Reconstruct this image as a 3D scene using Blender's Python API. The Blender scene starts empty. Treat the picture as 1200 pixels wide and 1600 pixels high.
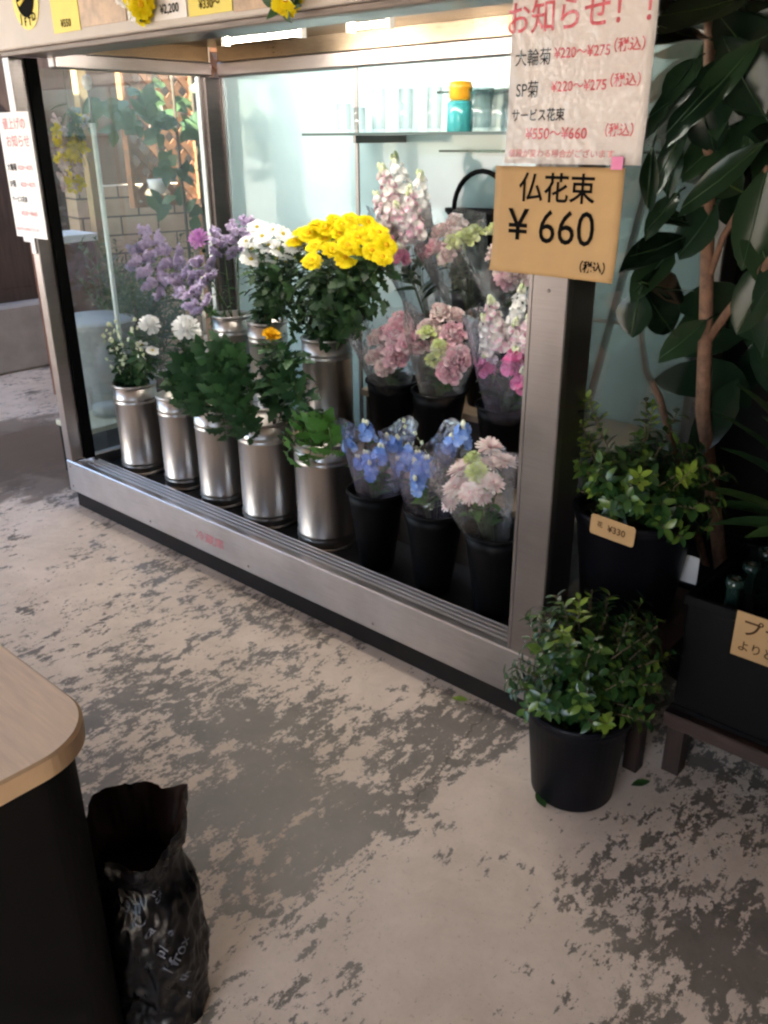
import bpy, math, random
from mathutils import Vector, Matrix, Quaternion, noise as mnoise
R = math.radians
SC = bpy.context.scene
C = SC.collection
random.seed(7)

# ------------------------------------------------------------------ camera
CAM_O = Vector((0.99292, -1.72124, 1.5))
CAM_R = Vector((0.746308, 0.665576, -0.005715))
CAM_U = Vector((-0.261201, 0.300760, 0.917234))
CAM_W = Vector((-0.612207, 0.683046, -0.398308))
CAM_F = 1349.887
cd = bpy.data.cameras.new('camera')
cam = bpy.data.objects.new('camera', cd)
C.objects.link(cam)
m = Matrix((CAM_R, CAM_U, -CAM_W)).transposed().to_4x4()
m.translation = CAM_O
cam.matrix_world = m
cd.sensor_fit = 'VERTICAL'
cd.sensor_height = 36.0
cd.lens = 36.0 * CAM_F / 1600.0
cd.clip_start = 0.05
cd.clip_end = 500
SC.camera = cam
SC.render.resolution_x, SC.render.resolution_y = 768, 1024

# ------------------------------------------------------------------ world, sun, exposure
SUN_EL, SUN_AZ = R(48), R(170)          # azimuth measured from +Y towards +X
W = bpy.data.worlds.new('World')
SC.world = W
W.use_nodes = True
nt = W.node_tree
sky = nt.nodes.new('ShaderNodeTexSky')
sky.sky_type = 'NISHITA'
sky.sun_disc = False
sky.sun_elevation = SUN_EL
sky.sun_rotation = SUN_AZ
bg = nt.nodes['Background']
bg.inputs[1].default_value = 0.12
nt.links.new(sky.outputs[0], bg.inputs[0])
sl = bpy.data.lights.new('sun', 'SUN')
sl.energy = 5.0
sl.angle = R(0.5)
sl.color = (1.0, 0.93, 0.82)
so = bpy.data.objects.new('sun', sl)
C.objects.link(so)
sd = Vector((math.sin(SUN_AZ) * math.cos(SUN_EL), math.cos(SUN_AZ) * math.cos(SUN_EL), math.sin(SUN_EL)))
so.rotation_euler = sd.to_track_quat('Z', 'Y').to_euler()
so.location = (0, -6, 6)
SC.view_settings.view_transform = 'Standard'
SC.view_settings.look = 'None'
SC.view_settings.exposure = 3.32
SC.view_settings.gamma = 1.0
SC.cycles.filter_width = 2.4
SC.cycles.max_bounces = 10
SC.cycles.transparent_max_bounces = 24
SC.cycles.sample_clamp_indirect = 6.0

# ------------------------------------------------------------------ helpers
def ray(px, py):
    return CAM_W + ((px - 600) * CAM_R - (py - 800) * CAM_U) / CAM_F
def atY(px, py, y):
    d = ray(px, py); return CAM_O + d * ((y - CAM_O.y) / d.y)
def atX(px, py, x):
    d = ray(px, py); return CAM_O + d * ((x - CAM_O.x) / d.x)
def atZ(px, py, z):
    d = ray(px, py); return CAM_O + d * ((z - CAM_O.z) / d.z)
def V(*a): return Vector(a)
rnd = random.uniform

class MB:
    def __init__(s): s.v = []; s.f = []; s.mi = []; s.sm = []
    def add(s, vs, fs, mat=None, mi=0, smooth=True):
        b = len(s.v)
        for p in vs: s.v.append(tuple(mat @ Vector(p)) if mat is not None else tuple(p))
        for f in fs:
            s.f.append(tuple(i + b for i in f)); s.mi.append(mi); s.sm.append(smooth)
        return s
    def merge(s, o, mat=None, mi=None):
        b = len(s.v)
        for p in o.v: s.v.append(tuple(mat @ Vector(p)) if mat is not None else p)
        for k, f in enumerate(o.f):
            s.f.append(tuple(i + b for i in f)); s.mi.append(o.mi[k] if mi is None else mi); s.sm.append(o.sm[k])
        return s
    def box(s, a, b, mi=0, bev=0.0, rot=None, about=None):
        x0, y0, z0 = a; x1, y1, z1 = b
        x0, x1 = min(x0, x1), max(x0, x1); y0, y1 = min(y0, y1), max(y0, y1); z0, z1 = min(z0, z1), max(z0, z1)
        e = min(bev, (x1 - x0) * .45, (y1 - y0) * .45, (z1 - z0) * .45)
        M = None
        if rot is not None:
            c = Vector(about if about is not None else ((x0 + x1) / 2, (y0 + y1) / 2, (z0 + z1) / 2))
            M = Matrix.Translation(c) @ rot.to_4x4() @ Matrix.Translation(-c)
        if e <= 0:
            vs = [(x0,y0,z0),(x1,y0,z0),(x1,y1,z0),(x0,y1,z0),(x0,y0,z1),(x1,y0,z1),(x1,y1,z1),(x0,y1,z1)]
            fs = [(0,3,2,1),(4,5,6,7),(0,1,5,4),(1,2,6,5),(2,3,7,6),(3,0,4,7)]
            return s.add(vs, fs, M, mi, False)
        X = (x0, x1); Y = (y0, y1); Z = (z0, z1); sg = (1, -1)
        vs = []; idx = {}
        for i in (0, 1):
            for j in (0, 1):
                for k in (0, 1):
                    for ax in range(3):
                        p = [X[i] + sg[i] * e, Y[j] + sg[j] * e, Z[k] + sg[k] * e]
                        p[ax] = (X[i], Y[j], Z[k])[ax]
                        idx[i, j, k, ax] = len(vs); vs.append(tuple(p))
        fs = []
        q = ((0, 0), (1, 0), (1, 1), (0, 1))
        for i in (0, 1):
            fs.append(tuple(idx[i, a_, b_, 0] for a_, b_ in q)); fs.append(tuple(idx[a_, i, b_, 1] for a_, b_ in q)); fs.append(tuple(idx[a_, b_, i, 2] for a_, b_ in q))
        for a_ in (0, 1):
            for b_ in (0, 1):
                fs.append((idx[0,a_,b_,1], idx[1,a_,b_,1], idx[1,a_,b_,2], idx[0,a_,b_,2]))
                fs.append((idx[a_,0,b_,0], idx[a_,1,b_,0], idx[a_,1,b_,2], idx[a_,0,b_,2]))
                fs.append((idx[a_,b_,0,0], idx[a_,b_,1,0], idx[a_,b_,1,1], idx[a_,b_,0,1]))
        for i in (0, 1):
            for j in (0, 1):
                for k in (0, 1): fs.append((idx[i,j,k,0], idx[i,j,k,1], idx[i,j,k,2]))
        # orient outward
        c = Vector(((x0+x1)/2, (y0+y1)/2, (z0+z1)/2)); out = []
        for f in fs:
            p = [Vector(vs[t]) for t in f]
            n = (p[1]-p[0]).cross(p[2]-p[0])
            if n.dot(sum(p, Vector())/len(p) - c) < 0: f = tuple(reversed(f))
            out.append(f)
        return s.add(vs, out, M, mi, False)
    def lathe(s, prof, seg=32, c=(0,0,0), mi=0, M=None, cap=False):
        vs = []; fs = []; n = len(prof)
        for k in range(seg):
            a = 2*math.pi*k/seg
            for r, z in prof: vs.append((c[0]+r*math.cos(a), c[1]+r*math.sin(a), c[2]+z))
        for k in range(seg):
            k2 = (k+1) % seg
            for i in range(n-1): fs.append((k*n+i, k2*n+i, k2*n+i+1, k*n+i+1))
        if cap:
            fs.append(tuple(k*n for k in reversed(range(seg)))); fs.append(tuple(k*n+n-1 for k in range(seg)))
        return s.add(vs, fs, M, mi)
    def tube(s, pts, rad, seg=8, mi=0, closed=False):
        pts = [Vector(p) for p in pts]; n = len(pts)
        if not hasattr(rad, '__len__'): rad = [rad]*n
        vs = []; fs = []; prev = None
        for i, p in enumerate(pts):
            d = (pts[(i+1) % n] - pts[i-1]) if closed else (pts[min(i+1, n-1)] - pts[max(i-1, 0)])
            d = d.normalized() if d.length > 1e-9 else V(0,0,1)
            if prev is None:
                a = d.orthogonal().normalized()
            else:
                a = prev - d*prev.dot(d); a = a.normalized() if a.length > 1e-6 else d.orthogonal().normalized()
            prev = a; b = d.cross(a)
            for k in range(seg):
                t = 2*math.pi*k/seg; vs.append(tuple(p + (a*math.cos(t) + b*math.sin(t))*rad[i]))
        for i in range(n if closed else n-1):
            j = (i+1) % n
            for k in range(seg):
                k2 = (k+1) % seg; fs.append((i*seg+k, i*seg+k2, j*seg+k2, j*seg+k))
        if not closed:
            fs.append(tuple(reversed(range(seg)))); fs.append(tuple((n-1)*seg+k for k in range(seg)))
        return s.add(vs, fs, None, mi)
    # a leaf or petal: prof = [(t, half width)], folded along its midrib, drooping by bend
    def leaf(s, p, d, up, L, Wd, prof, bend=0.2, fold=0.25, mi=0, wave=0.0):
        p = Vector(p); d = Vector(d).normalized(); up = Vector(up)
        sd_ = d.cross(up)
        sd_ = sd_.normalized() if sd_.length > 1e-6 else d.orthogonal().normalized()
        nn = sd_.cross(d).normalized()
        vs = []; fs = []; n = len(prof)
        for i, (t, w) in enumerate(prof):
            c = p + d*(L*t) - nn*(bend*L*t*t)
            wv = wave*(1 if i % 2 else -1)
            vs += [c + sd_*(w*Wd) + nn*(fold*w*Wd + wv), c, c - sd_*(w*Wd) + nn*(fold*w*Wd - wv)]
        for i in range(n-1):
            a = i*3
            fs += [(a, a+1, a+4, a+3), (a+1, a+2, a+5, a+4)]
        return s.add(vs, fs, None, mi)
    def build(s, name, mats, parent=None, loc=None, rot=None):
        return obj(name, mesh_of(s, name, mats), None, parent, loc, rot)

def mesh_of(mb, name, mats):
    me = bpy.data.meshes.new(name)
    me.from_pydata([tuple(v) for v in mb.v], [], mb.f)
    for mt in (mats if isinstance(mats, (list, tuple)) else [mats]): me.materials.append(mt)
    me.polygons.foreach_set('material_index', mb.mi)
    me.polygons.foreach_set('use_smooth', mb.sm)
    me.update()
    return me

WL = {}                                       # world location of every Empty or part
def obj(name, me, mats=None, parent=None, loc=None, rot=None):
    o = bpy.data.objects.new(name, me)
    C.objects.link(o)
    w = Vector(loc) if loc is not None else V(0,0,0)
    if parent is not None:
        o.parent = parent; o.location = w - WL[parent.name]
    else:
        o.location = w
    if rot is not None:
        o.rotation_mode = 'QUATERNION'; o.rotation_quaternion = rot
    WL[o.name] = w
    return o
def tag(o, label, cat, group=None):
    o['label'] = label; o['category'] = cat
    if group: o['group'] = group
    return o
def thing(name, label, cat, loc=(0,0,0), group=None):
    o = bpy.data.objects.new(name, None); C.objects.link(o)
    o.empty_display_size = .05
    o.location = loc; WL[o.name] = Vector(loc)
    return tag(o, label, cat, group)
def part_at(mb, name, mats, parent, label=None):
    """mb holds world coordinates; the part's origin is its parent's origin"""
    w = WL[parent.name]
    mb.v = [(x-w.x, y-w.y, z-w.z) for x, y, z in mb.v]
    o = mb.build(name, mats, parent, w)
    if label: o['label'] = label
    return o

# ------------------------------------------------------------------ materials
def mat(name):
    m_ = bpy.data.materials.new(name); m_.use_nodes = True
    return m_, m_.node_tree, m_.node_tree.nodes['Principled BSDF']
def N(t, ty, **k):
    n = t.nodes.new(ty)
    for a, b in k.items(): setattr(n, a, b)
    return n
def ramp(t, fac, stops, interp='LINEAR'):
    r = N(t, 'ShaderNodeValToRGB'); r.color_ramp.interpolation = interp
    el = r.color_ramp.elements
    while len(el) < len(stops): el.new(0.5)
    for e, (p, c) in zip(el, stops): e.position = p; e.color = (*c, 1) if len(c) == 3 else c
    t.links.new(fac, r.inputs[0]); return r.outputs[0]
def noise(t, scale, detail=4, rough=.55, vec=None, dist=0):
    n = N(t, 'ShaderNodeTexNoise'); n.inputs['Scale'].default_value = scale; n.inputs['Detail'].default_value = detail
    n.inputs['Roughness'].default_value = rough; n.inputs['Distortion'].default_value = dist
    if vec is not None: t.links.new(vec, n.inputs['Vector'])
    return n
def objvec(t, scale=(1,1,1)):
    g = N(t, 'ShaderNodeNewGeometry')
    mp = N(t, 'ShaderNodeMapping'); mp.inputs['Scale'].default_value = scale
    t.links.new(g.outputs['Position'], mp.inputs[0]); return mp.outputs[0]
def bump(t, b, h, strength=.2, dist=.01):
    n = N(t, 'ShaderNodeBump'); n.inputs['Strength'].default_value = strength; n.inputs['Distance'].default_value = dist
    t.links.new(h, n.inputs['Height']); t.links.new(n.outputs[0], b.inputs['Normal'])
def math_(t, op, a, b=None):
    n = N(t, 'ShaderNodeMath', operation=op)
    for i, x in enumerate((a, b)):
        if x is None: continue
        if isinstance(x, (int, float)): n.inputs[i].default_value = x
        else: t.links.new(x, n.inputs[i])
    return n.outputs[0]

def simple(name, col, rough=.5, metal=0., var=.15, scale=20, bmp=0., spec=.5, stretch=(1,1,1), coat=0.):
    m_, t, b = mat(name)
    n = noise(t, scale, 5, .6, objvec(t, stretch))
    c0 = tuple(max(0, c*(1-var)) for c in col); c1 = tuple(min(1, c*(1+var)) for c in col)
    t.links.new(ramp(t, n.outputs[0], [(.3, c0), (.7, c1)]), b.inputs['Base Color'])
    rr = math_(t, 'ADD', math_(t, 'MULTIPLY', n.outputs[0], .25*rough), rough*.87)
    t.links.new(rr, b.inputs['Roughness'])
    b.inputs['Metallic'].default_value = metal
    b.inputs['Specular IOR Level'].default_value = spec
    b.inputs['Coat Weight'].default_value = coat
    if bmp: bump(t, b, n.outputs[0], bmp)
    return m_
def leafmat(name, cols, rough=.4, trans=.25, spec=.5):
    """colour differs from leaf to leaf and within each leaf"""
    m_, t, b = mat(name)
    g = N(t, 'ShaderNodeNewGeometry')
    n = noise(t, 60, 3, .6, objvec(t))
    f = math_(t, 'ADD', math_(t, 'MULTIPLY', g.outputs['Random Per Island'], .8), math_(t, 'MULTIPLY', n.outputs[0], .3))
    k = len(cols)
    col = ramp(t, f, [(.05 + .9*i/(k-1), c) for i, c in enumerate(cols)])
    t.links.new(col, b.inputs['Base Color'])
    b.inputs['Roughness'].default_value = rough
    b.inputs['Specular IOR Level'].default_value = spec
    if trans:
        tr = N(t, 'ShaderNodeBsdfTranslucent'); t.links.new(col, tr.inputs[0])
        mx = N(t, 'ShaderNodeMixShader'); mx.inputs[0].default_value = trans
        t.links.new(b.outputs[0], mx.inputs[1]); t.links.new(tr.outputs[0], mx.inputs[2])
        t.links.new(mx.outputs[0], t.nodes['Material Output'].inputs[0])
    return m_
def glassmat(name, tint=(.93,.97,.96), refl=.10, rough=.02, cloudy=0., bmp=0., cloudcol=(.8,.8,.85), edge=.7):
    """a thin clear sheet: transparent with a mirror part that grows at grazing angles"""
    m_, t, b = mat(name)
    tr = N(t, 'ShaderNodeBsdfTransparent'); tr.inputs[0].default_value = (*tint, 1)
    gl = N(t, 'ShaderNodeBsdfGlossy'); gl.inputs['Roughness'].default_value = rough
    lw = N(t, 'ShaderNodeLayerWeight'); lw.inputs['Blend'].default_value = .25
    fac = math_(t, 'MINIMUM', math_(t, 'ADD', math_(t, 'MULTIPLY', lw.outputs['Fresnel'], edge), refl), .9)
    mx = N(t, 'ShaderNodeMixShader'); t.links.new(fac, mx.inputs[0])
    base = tr.outputs[0]
    if cloudy:
        df = N(t, 'ShaderNodeBsdfTranslucent'); df.inputs[0].default_value = (*cloudcol, 1)
        m2 = N(t, 'ShaderNodeMixShader')
        n = noise(t, 25, 4, .6, objvec(t))
        t.links.new(math_(t, 'MULTIPLY', n.outputs[0], cloudy*2), m2.inputs[0])
        t.links.new(tr.outputs[0], m2.inputs[1]); t.links.new(df.outputs[0], m2.inputs[2]); base = m2.outputs[0]
    t.links.new(base, mx.inputs[1]); t.links.new(gl.outputs[0], mx.inputs[2])
    if bmp:
        n2 = noise(t, 38, 3, .5, objvec(t))
        bn = N(t, 'ShaderNodeBump'); bn.inputs['Strength'].default_value = bmp; bn.inputs['Distance'].default_value = .02
        t.links.new(n2.outputs[0], bn.inputs['Height']); t.links.new(bn.outputs[0], gl.inputs['Normal']); t.links.new(bn.outputs[0], lw.inputs['Normal'])
    t.links.new(mx.outputs[0], t.nodes['Material Output'].inputs[0])
    return m_
def lampmat(name, col, s):
    m_, t, b = mat(name)
    b.inputs['Base Color'].default_value = (.9,.9,.9,1)
    b.inputs['Emission Color'].default_value = (*col, 1); b.inputs['Emission Strength'].default_value = s
    return m_
def steelmat(name, col, rough, stretch, var=.2, metal=1.):
    m_, t, b = mat(name)
    n = noise(t, 9, 6, .65, objvec(t, stretch)); n2 = noise(t, 5, 4, .6, objvec(t))
    c0 = tuple(c*(1-var) for c in col)
    mixn = math_(t, 'ADD', math_(t, 'MULTIPLY', n.outputs[0], .5), math_(t, 'MULTIPLY', n2.outputs[0], .5))
    t.links.new(ramp(t, mixn, [(.35, c0), (.65, col)]), b.inputs['Base Color'])
    t.links.new(math_(t, 'ADD', math_(t, 'MULTIPLY', mixn, .25), rough - .12), b.inputs['Roughness'])
    b.inputs['Metallic'].default_value = metal
    bump(t, b, n.outputs[0], .06, .002)
    return m_

def floor_material():
    m_, t, b = mat('worn_painted_concrete')
    pos = objvec(t)
    n1 = noise(t, 4.0, 13, .72, objvec(t, (1.25,.85,1)), .25)
    n2 = noise(t, 19, 9, .72, objvec(t, (1.5,.75,1)), .3)
    n3 = noise(t, 70, 6, .75, objvec(t, (1.4,.8,1)))
    acc = math_(t, 'ADD', math_(t, 'MULTIPLY', n1.outputs[0], .85), math_(t, 'MULTIPLY', n2.outputs[0], 1.0))
    acc = math_(t, 'ADD', acc, math_(t, 'MULTIPLY', n3.outputs[0], .50))
    geo = N(t, 'ShaderNodeNewGeometry')
    # where the paint has worn through (minus) and where it still holds (plus)
    blobs = [((-.27,-.62), .38, -.15), ((-.75,-.62), .32, -.09), ((.36,-.36), .22, -.10), ((.70,-.30), .26, -.10), ((-.10,-.12), .16, -.12),
             ((.20,-.56), .30, .17), ((-.50,-.08), .24, .15), ((-.30,-.42), .15, .12), ((-1.3,-.35), .45, .06), ((-2.2,-.4), .7, .12),
             ((.22,-.20), .26, .14), ((.31,-.80), .30, .13), ((-.05,-1.0), .30, .05), ((.05,-.35), .15, .12), ((-3.3,.15), .45, -.30), ((-4.2,.6), .8, .12), ((.55,-.75), .2, -.06), ((.06,-.68), .14, .08)]
    for (x, y), r, a in blobs:
        d = N(t, 'ShaderNodeVectorMath', operation='DISTANCE'); t.links.new(geo.outputs['Position'], d.inputs[0]); d.inputs[1].default_value = (x, y, 0)
        mr = N(t, 'ShaderNodeMapRange', interpolation_type='SMOOTHSTEP')
        t.links.new(d.outputs['Value'], mr.inputs[0])
        for i, v in enumerate((0., r*1.5, a*.85, 0.)): mr.inputs[i+1].default_value = v
        acc = math_(t, 'ADD', acc, mr.outputs[0])
    acc = math_(t, 'MULTIPLY', acc, .5)
    mask = ramp(t, acc, [(.574, (0,0,0)), (.586, (1,1,1))])
    vp = noise(t, 6, 9, .75, pos, .4); vc = noise(t, 5, 10, .75, pos, .4)
    paint = ramp(t, vp.outputs[0], [(.3, (.53,.425,.335)), (.7, (.69,.57,.465))])
    conc = ramp(t, vc.outputs[0], [(.3, (.130,.110,.088)), (.7, (.225,.192,.158))])
    mx = N(t, 'ShaderNodeMix', data_type='RGBA')
    t.links.new(mask, mx.inputs['Factor']); t.links.new(conc, mx.inputs['A']); t.links.new(paint, mx.inputs['B'])
    # small stains
    st = noise(t, 34, 6, .7, pos, .5)
    sm = ramp(t, st.outputs[0], [(.62, (1,1,1)), (.72, (.55,.5,.44))])
    m2 = N(t, 'ShaderNodeMix', data_type='RGBA', blend_type='MULTIPLY'); m2.inputs['Factor'].default_value = .8
    t.links.new(mx.outputs['Result'], m2.inputs['A']); t.links.new(sm, m2.inputs['B'])
    gr = noise(t, 170, 3, .7, pos); gm = ramp(t, gr.outputs[0], [(.30, (.45,.40,.36)), (.37, (1,1,1))])
    m2b = N(t, 'ShaderNodeMix', data_type='RGBA', blend_type='MULTIPLY'); m2b.inputs['Factor'].default_value = .8
    t.links.new(m2.outputs['Result'], m2b.inputs['A']); t.links.new(gm, m2b.inputs['B']); m2 = m2b
    # a crack and a faint joint in the slab
    sepx = N(t, 'ShaderNodeSeparateXYZ'); t.links.new(geo.outputs['Position'], sepx.inputs[0])
    A = atZ(756,1112,0); B = atZ(640,1262,0); d_ = (B-A).normalized(); L_ = (B-A).length
    wob = noise(t, 9, 6, .7, pos)
    u = math_(t, 'ADD', math_(t, 'MULTIPLY', math_(t, 'SUBTRACT', sepx.outputs[0], A.x), d_.x), math_(t, 'MULTIPLY', math_(t, 'SUBTRACT', sepx.outputs[1], A.y), d_.y))
    v = math_(t, 'ADD', math_(t, 'MULTIPLY', math_(t, 'SUBTRACT', sepx.outputs[0], A.x), -d_.y), math_(t, 'MULTIPLY', math_(t, 'SUBTRACT', sepx.outputs[1], A.y), d_.x))
    v = math_(t, 'ABSOLUTE', math_(t, 'ADD', v, math_(t, 'MULTIPLY', math_(t, 'SUBTRACT', wob.outputs[0], .5), .09)))
    on = math_(t, 'MULTIPLY', math_(t, 'LESS_THAN', v, .0035), math_(t, 'LESS_THAN', math_(t, 'ABSOLUTE', math_(t, 'SUBTRACT', u, L_*.5)), L_*.62))
    m3 = N(t, 'ShaderNodeMix', data_type='RGBA'); t.links.new(math_(t, 'MULTIPLY', on, .75), m3.inputs['Factor'])
    t.links.new(m2.outputs['Result'], m3.inputs['A']); m3.inputs['B'].default_value = (.085,.066,.05,1)
    # the old damp stain by the far-left end of the cooler
    dd = N(t, 'ShaderNodeVectorMath', operation='DISTANCE'); t.links.new(geo.outputs['Position'], dd.inputs[0]); dd.inputs[1].default_value = (-3.25,.18,0)
    dm = math_(t, 'ADD', math_(t, 'MULTIPLY', dd.outputs['Value'], -1.0), math_(t, 'MULTIPLY', n1.outputs[0], 1.5))
    df_ = ramp(t, dm, [(.02, (0,0,0)), (.16, (1,1,1))])
    m4 = N(t, 'ShaderNodeMix', data_type='RGBA'); t.links.new(math_(t, 'MULTIPLY', df_, .8), m4.inputs['Factor'])
    t.links.new(m3.outputs['Result'], m4.inputs['A']); m4.inputs['B'].default_value = (.12,.080,.050,1)
    t.links.new(m4.outputs['Result'], b.inputs['Base Color'])
    rg = ramp(t, mask, [(0, (.40,)*3), (1, (.58,)*3)]); t.links.new(rg, b.inputs['Roughness'])
    h = math_(t, 'ADD', math_(t, 'MULTIPLY', mask, .6), math_(t, 'MULTIPLY', n3.outputs[0], .3))
    bump(t, b, h, .35, .003)
    return m_

M = {}
M['floor'] = floor_material()
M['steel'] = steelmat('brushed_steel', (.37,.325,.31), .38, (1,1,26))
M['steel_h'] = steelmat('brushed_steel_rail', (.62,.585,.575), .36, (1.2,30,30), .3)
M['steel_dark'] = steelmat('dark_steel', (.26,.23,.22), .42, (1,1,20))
M['track'] = steelmat('track_steel', (.74,.71,.70), .42, (1.2,30,30), .15)
M['can'] = steelmat('can_steel', (.55,.51,.48), .36, (8,8,.6), .14)
M['corner'] = steelmat('corner_steel', (.13,.105,.10), .32, (1,1,20), .3)
M['soffit'] = steelmat('soffit_steel', (.25,.19,.13), .3, (1.5,14,14), .3)
M['blackplastic'] = simple('black_plastic', (.0014,.0014,.002), .5, 0, .3, 14, .05, .12)
M['blackpot'] = simple('black_pot_plastic', (.003,.003,.005), .45, 0, .3, 10, .04, .15)
M['rubber'] = simple('black_rubber', (.002,.002,.002), .7, 0, .3, 30, 0, .05)
M['pan'] = simple('dark_floor_pan', (.020,.022,.026), .35, .3, .4, 9, .05)
M['kick'] = simple('dark_kick_board', (.012,.008,.0065), .6, 0, .4, 12, .2, .2)
M['panel'] = simple('pale_blue_panel', (.40,.57,.61), .14, 0, .05, 3, 0, .5, (1,1,1), 1.)
M['cream'] = simple('cream_fascia_board', (.55,.49,.44), .55, 0, .08, 6)
M['trimwood'] = simple('brown_trim', (.20,.155,.13), .5, .2, .35, 14, .1, .5, (.5,8,8))
M['glass'] = glassmat('window_glass', (.90,.95,.93), .05, .01, .05, 0, (.5,.5,.48))
M['shelfglass'] = glassmat('shelf_glass', (.34,.48,.47), .06, .03)
M['shelfedge'] = simple('green_glass_edge', (.015,.04,.036), .3, 0, .2, 20)
M['clearglass'] = glassmat('drinking_glass', (.985,.995,.995), .03, .03, 0., 0., (.8,.8,.85), .30)
M['smoky'] = glassmat('smoky_glass', (.86,.91,.92), .04, .03, 0., 0., (.8,.8,.85), .3)
M['wrap'] = glassmat('clear_cellophane', (.95,.95,.97), .06, .12, .11, .9, (.85,.82,.88))
M['wrapviolet'] = glassmat('violet_cellophane', (.88,.86,.97), .06, .14, .13, .9, (.62,.58,.8))
M['sleeve'] = glassmat('plastic_sleeve', (.97,.97,.97), .05, .10, .0, .5)
M['paper'] = simple('white_paper', (.70,.635,.61), .6, 0, .05, 7)
M['paperwhite'] = simple('bright_paper', (.85,.82,.80), .6, 0, .04, 7)
M['kraft'] = simple('kraft_card', (.40,.245,.105), .7, 0, .08, 12)
M['kraftdark'] = simple('kraft_tag', (.32,.19,.08), .7, 0, .08, 12)
M['ink'] = simple('black_ink', (.003,.0025,.0025), .9, 0, .2, 40, 0, .1)
M['inkbrown'] = simple('brown_ink', (.05,.025,.012), .9, 0, .2, 40, 0, .1)
M['inkred'] = simple('red_ink', (.60,.09,.12), .6, 0, .15, 40)
M['inkpink'] = simple('pale_red_ink', (.66,.26,.27), .6, 0, .15, 40)
M['yellowcard'] = simple('yellow_card', (.80,.66,.10), .5, 0, .06, 9)
M['stickeryellow'] = simple('yellow_sticker', (.78,.60,.03), .4, 0, .06, 9)
M['photo_tan'] = simple('tan_print', (.50,.33,.20), .4, 0, .3, 25)
M['tabletop'] = simple('ash_veneer', (.80,.62,.46), .42, 0, .10, 16, .03, .5, (.8,9,9))
M['tableedge'] = simple('table_edge_band', (.50,.33,.19), .4, 0, .10, 9)
M['tablebody'] = simple('black_cabinet', (.005,.0045,.0045), .6, 0, .3, 9, 0, .1)
M['bag'] = simple('black_sack_plastic', (.004,.0035,.004), .28, 0, .3, 18, .3, .3)
M['bagin'] = simple('brown_sack_inside', (.035,.021,.016), .38, 0, .3, 18, .25, .4)
M['bagink'] = simple('grey_sack_print', (.10,.10,.115), .5, 0, .3, 60)
M['redwood'] = simple('red_brown_wood', (.020,.009,.007), .5, 0, .4, 14, .1, .5, (8,8,.7))
M['redwood_h'] = simple('red_brown_rail', (.026,.012,.009), .5, 0, .4, 14, .1, .5, (.7,8,8))
M['plank'] = simple('pale_plank', (.34,.25,.17), .6, 0, .25, 14, .1, .5, (.7,8,8))
M['riser'] = simple('dark_riser_wood', (.045,.034,.028), .6, 0, .3, 14, .1, .5, (.7,8,8))
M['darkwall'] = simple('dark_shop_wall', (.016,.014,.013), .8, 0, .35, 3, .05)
M['ceil'] = simple('brown_ceiling_board', (.30,.25,.20), .8, 0, .15, 3)
M['concrete'] = simple('grey_concrete_kerb', (.30,.26,.22), .8, 0, .18, 6, .15)
M['brownboard'] = simple('dark_brown_board', (.055,.034,.024), .6, 0, .4, 6, .1, .5, (8,8,.8))
M['russet'] = simple('russet_cabinet', (.13,.052,.034), .55, 0, .4, 8, .1)
M['lattice'] = simple('orange_lattice_wood', (.34,.15,.07), .6, 0, .3, 20, .1)
M['tanwood'] = simple('tan_post_wood', (.42,.30,.16), .6, 0, .25, 14, .1, .5, (8,8,.7))
M['whitemetal'] = simple('white_enamel', (.78,.80,.76), .35, 0, .05, 10)
M['bin'] = simple('grey_bin_plastic', (.42,.42,.43), .45, 0, .08, 7)
M['bowl'] = simple('white_glaze', (.8,.78,.76), .25, 0, .05, 7)
M['creamplank'] = simple('cream_board', (.52,.49,.36), .5, 0, .1, 9)
M['trunk'] = simple('rubber_plant_bark', (.17,.085,.052), .75, 0, .4, 45, .5)
M['stem'] = simple('green_stem', (.075,.11,.035), .5, 0, .3, 40)
M['twig'] = simple('brown_twig', (.07,.045,.025), .7, 0, .3, 40)
M['teal'] = simple('teal_glass', (.05,.34,.36), .15, 0, .1, 12)
M['amber'] = simple('amber_lid', (.75,.36,.02), .35, 0, .15, 30)
M['lampcase'] = simple('lamp_case', (.75,.72,.66), .4, 0, .05, 9)
M['tube2'] = lampmat('front_tube', (1.0,.95,.86), 8.5)
M['tube'] = lampmat('fluorescent_tube', (1.0,.95,.86), 12)
M['leaf_mum'] = leafmat('chrysanthemum_leaf', [(.016,.050,.020),(.030,.085,.030),(.052,.125,.040)], .5, .2)
M['leaf_dark'] = leafmat('dark_bunch_leaf', [(.010,.030,.012),(.022,.060,.020),(.045,.10,.03)], .5, .15)
M['leaf_fresh'] = leafmat('fresh_leaf', [(.04,.12,.02),(.07,.19,.03),(.10,.24,.05)], .45, .3)
M['leaf_gloss'] = leafmat('glossy_evergreen_leaf', [(.008,.028,.010),(.016,.050,.014),(.030,.075,.018),(.10,.16,.025)], .28, .12, .4)
M['leaf_lime'] = leafmat('young_lime_leaf', [(.13,.22,.03),(.22,.32,.04),(.30,.38,.06)], .35, .3)
M['leaf_rubber'] = leafmat('rubber_plant_leaf', [(.007,.016,.010),(.012,.026,.014),(.020,.040,.018)], .18, .02, .2)
M['leaf_blade'] = leafmat('broad_blade_leaf', [(.02,.05,.024),(.035,.08,.03),(.08,.13,.03)], .3, .1, .4)
M['leaf_vine'] = leafmat('vine_leaf', [(.04,.09,.035),(.07,.13,.05),(.11,.17,.06)], .45, .3)
M['leaf_olive'] = leafmat('olive_leaf', [(.035,.06,.015),(.06,.10,.022),(.09,.13,.03)], .5, .25)
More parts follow.
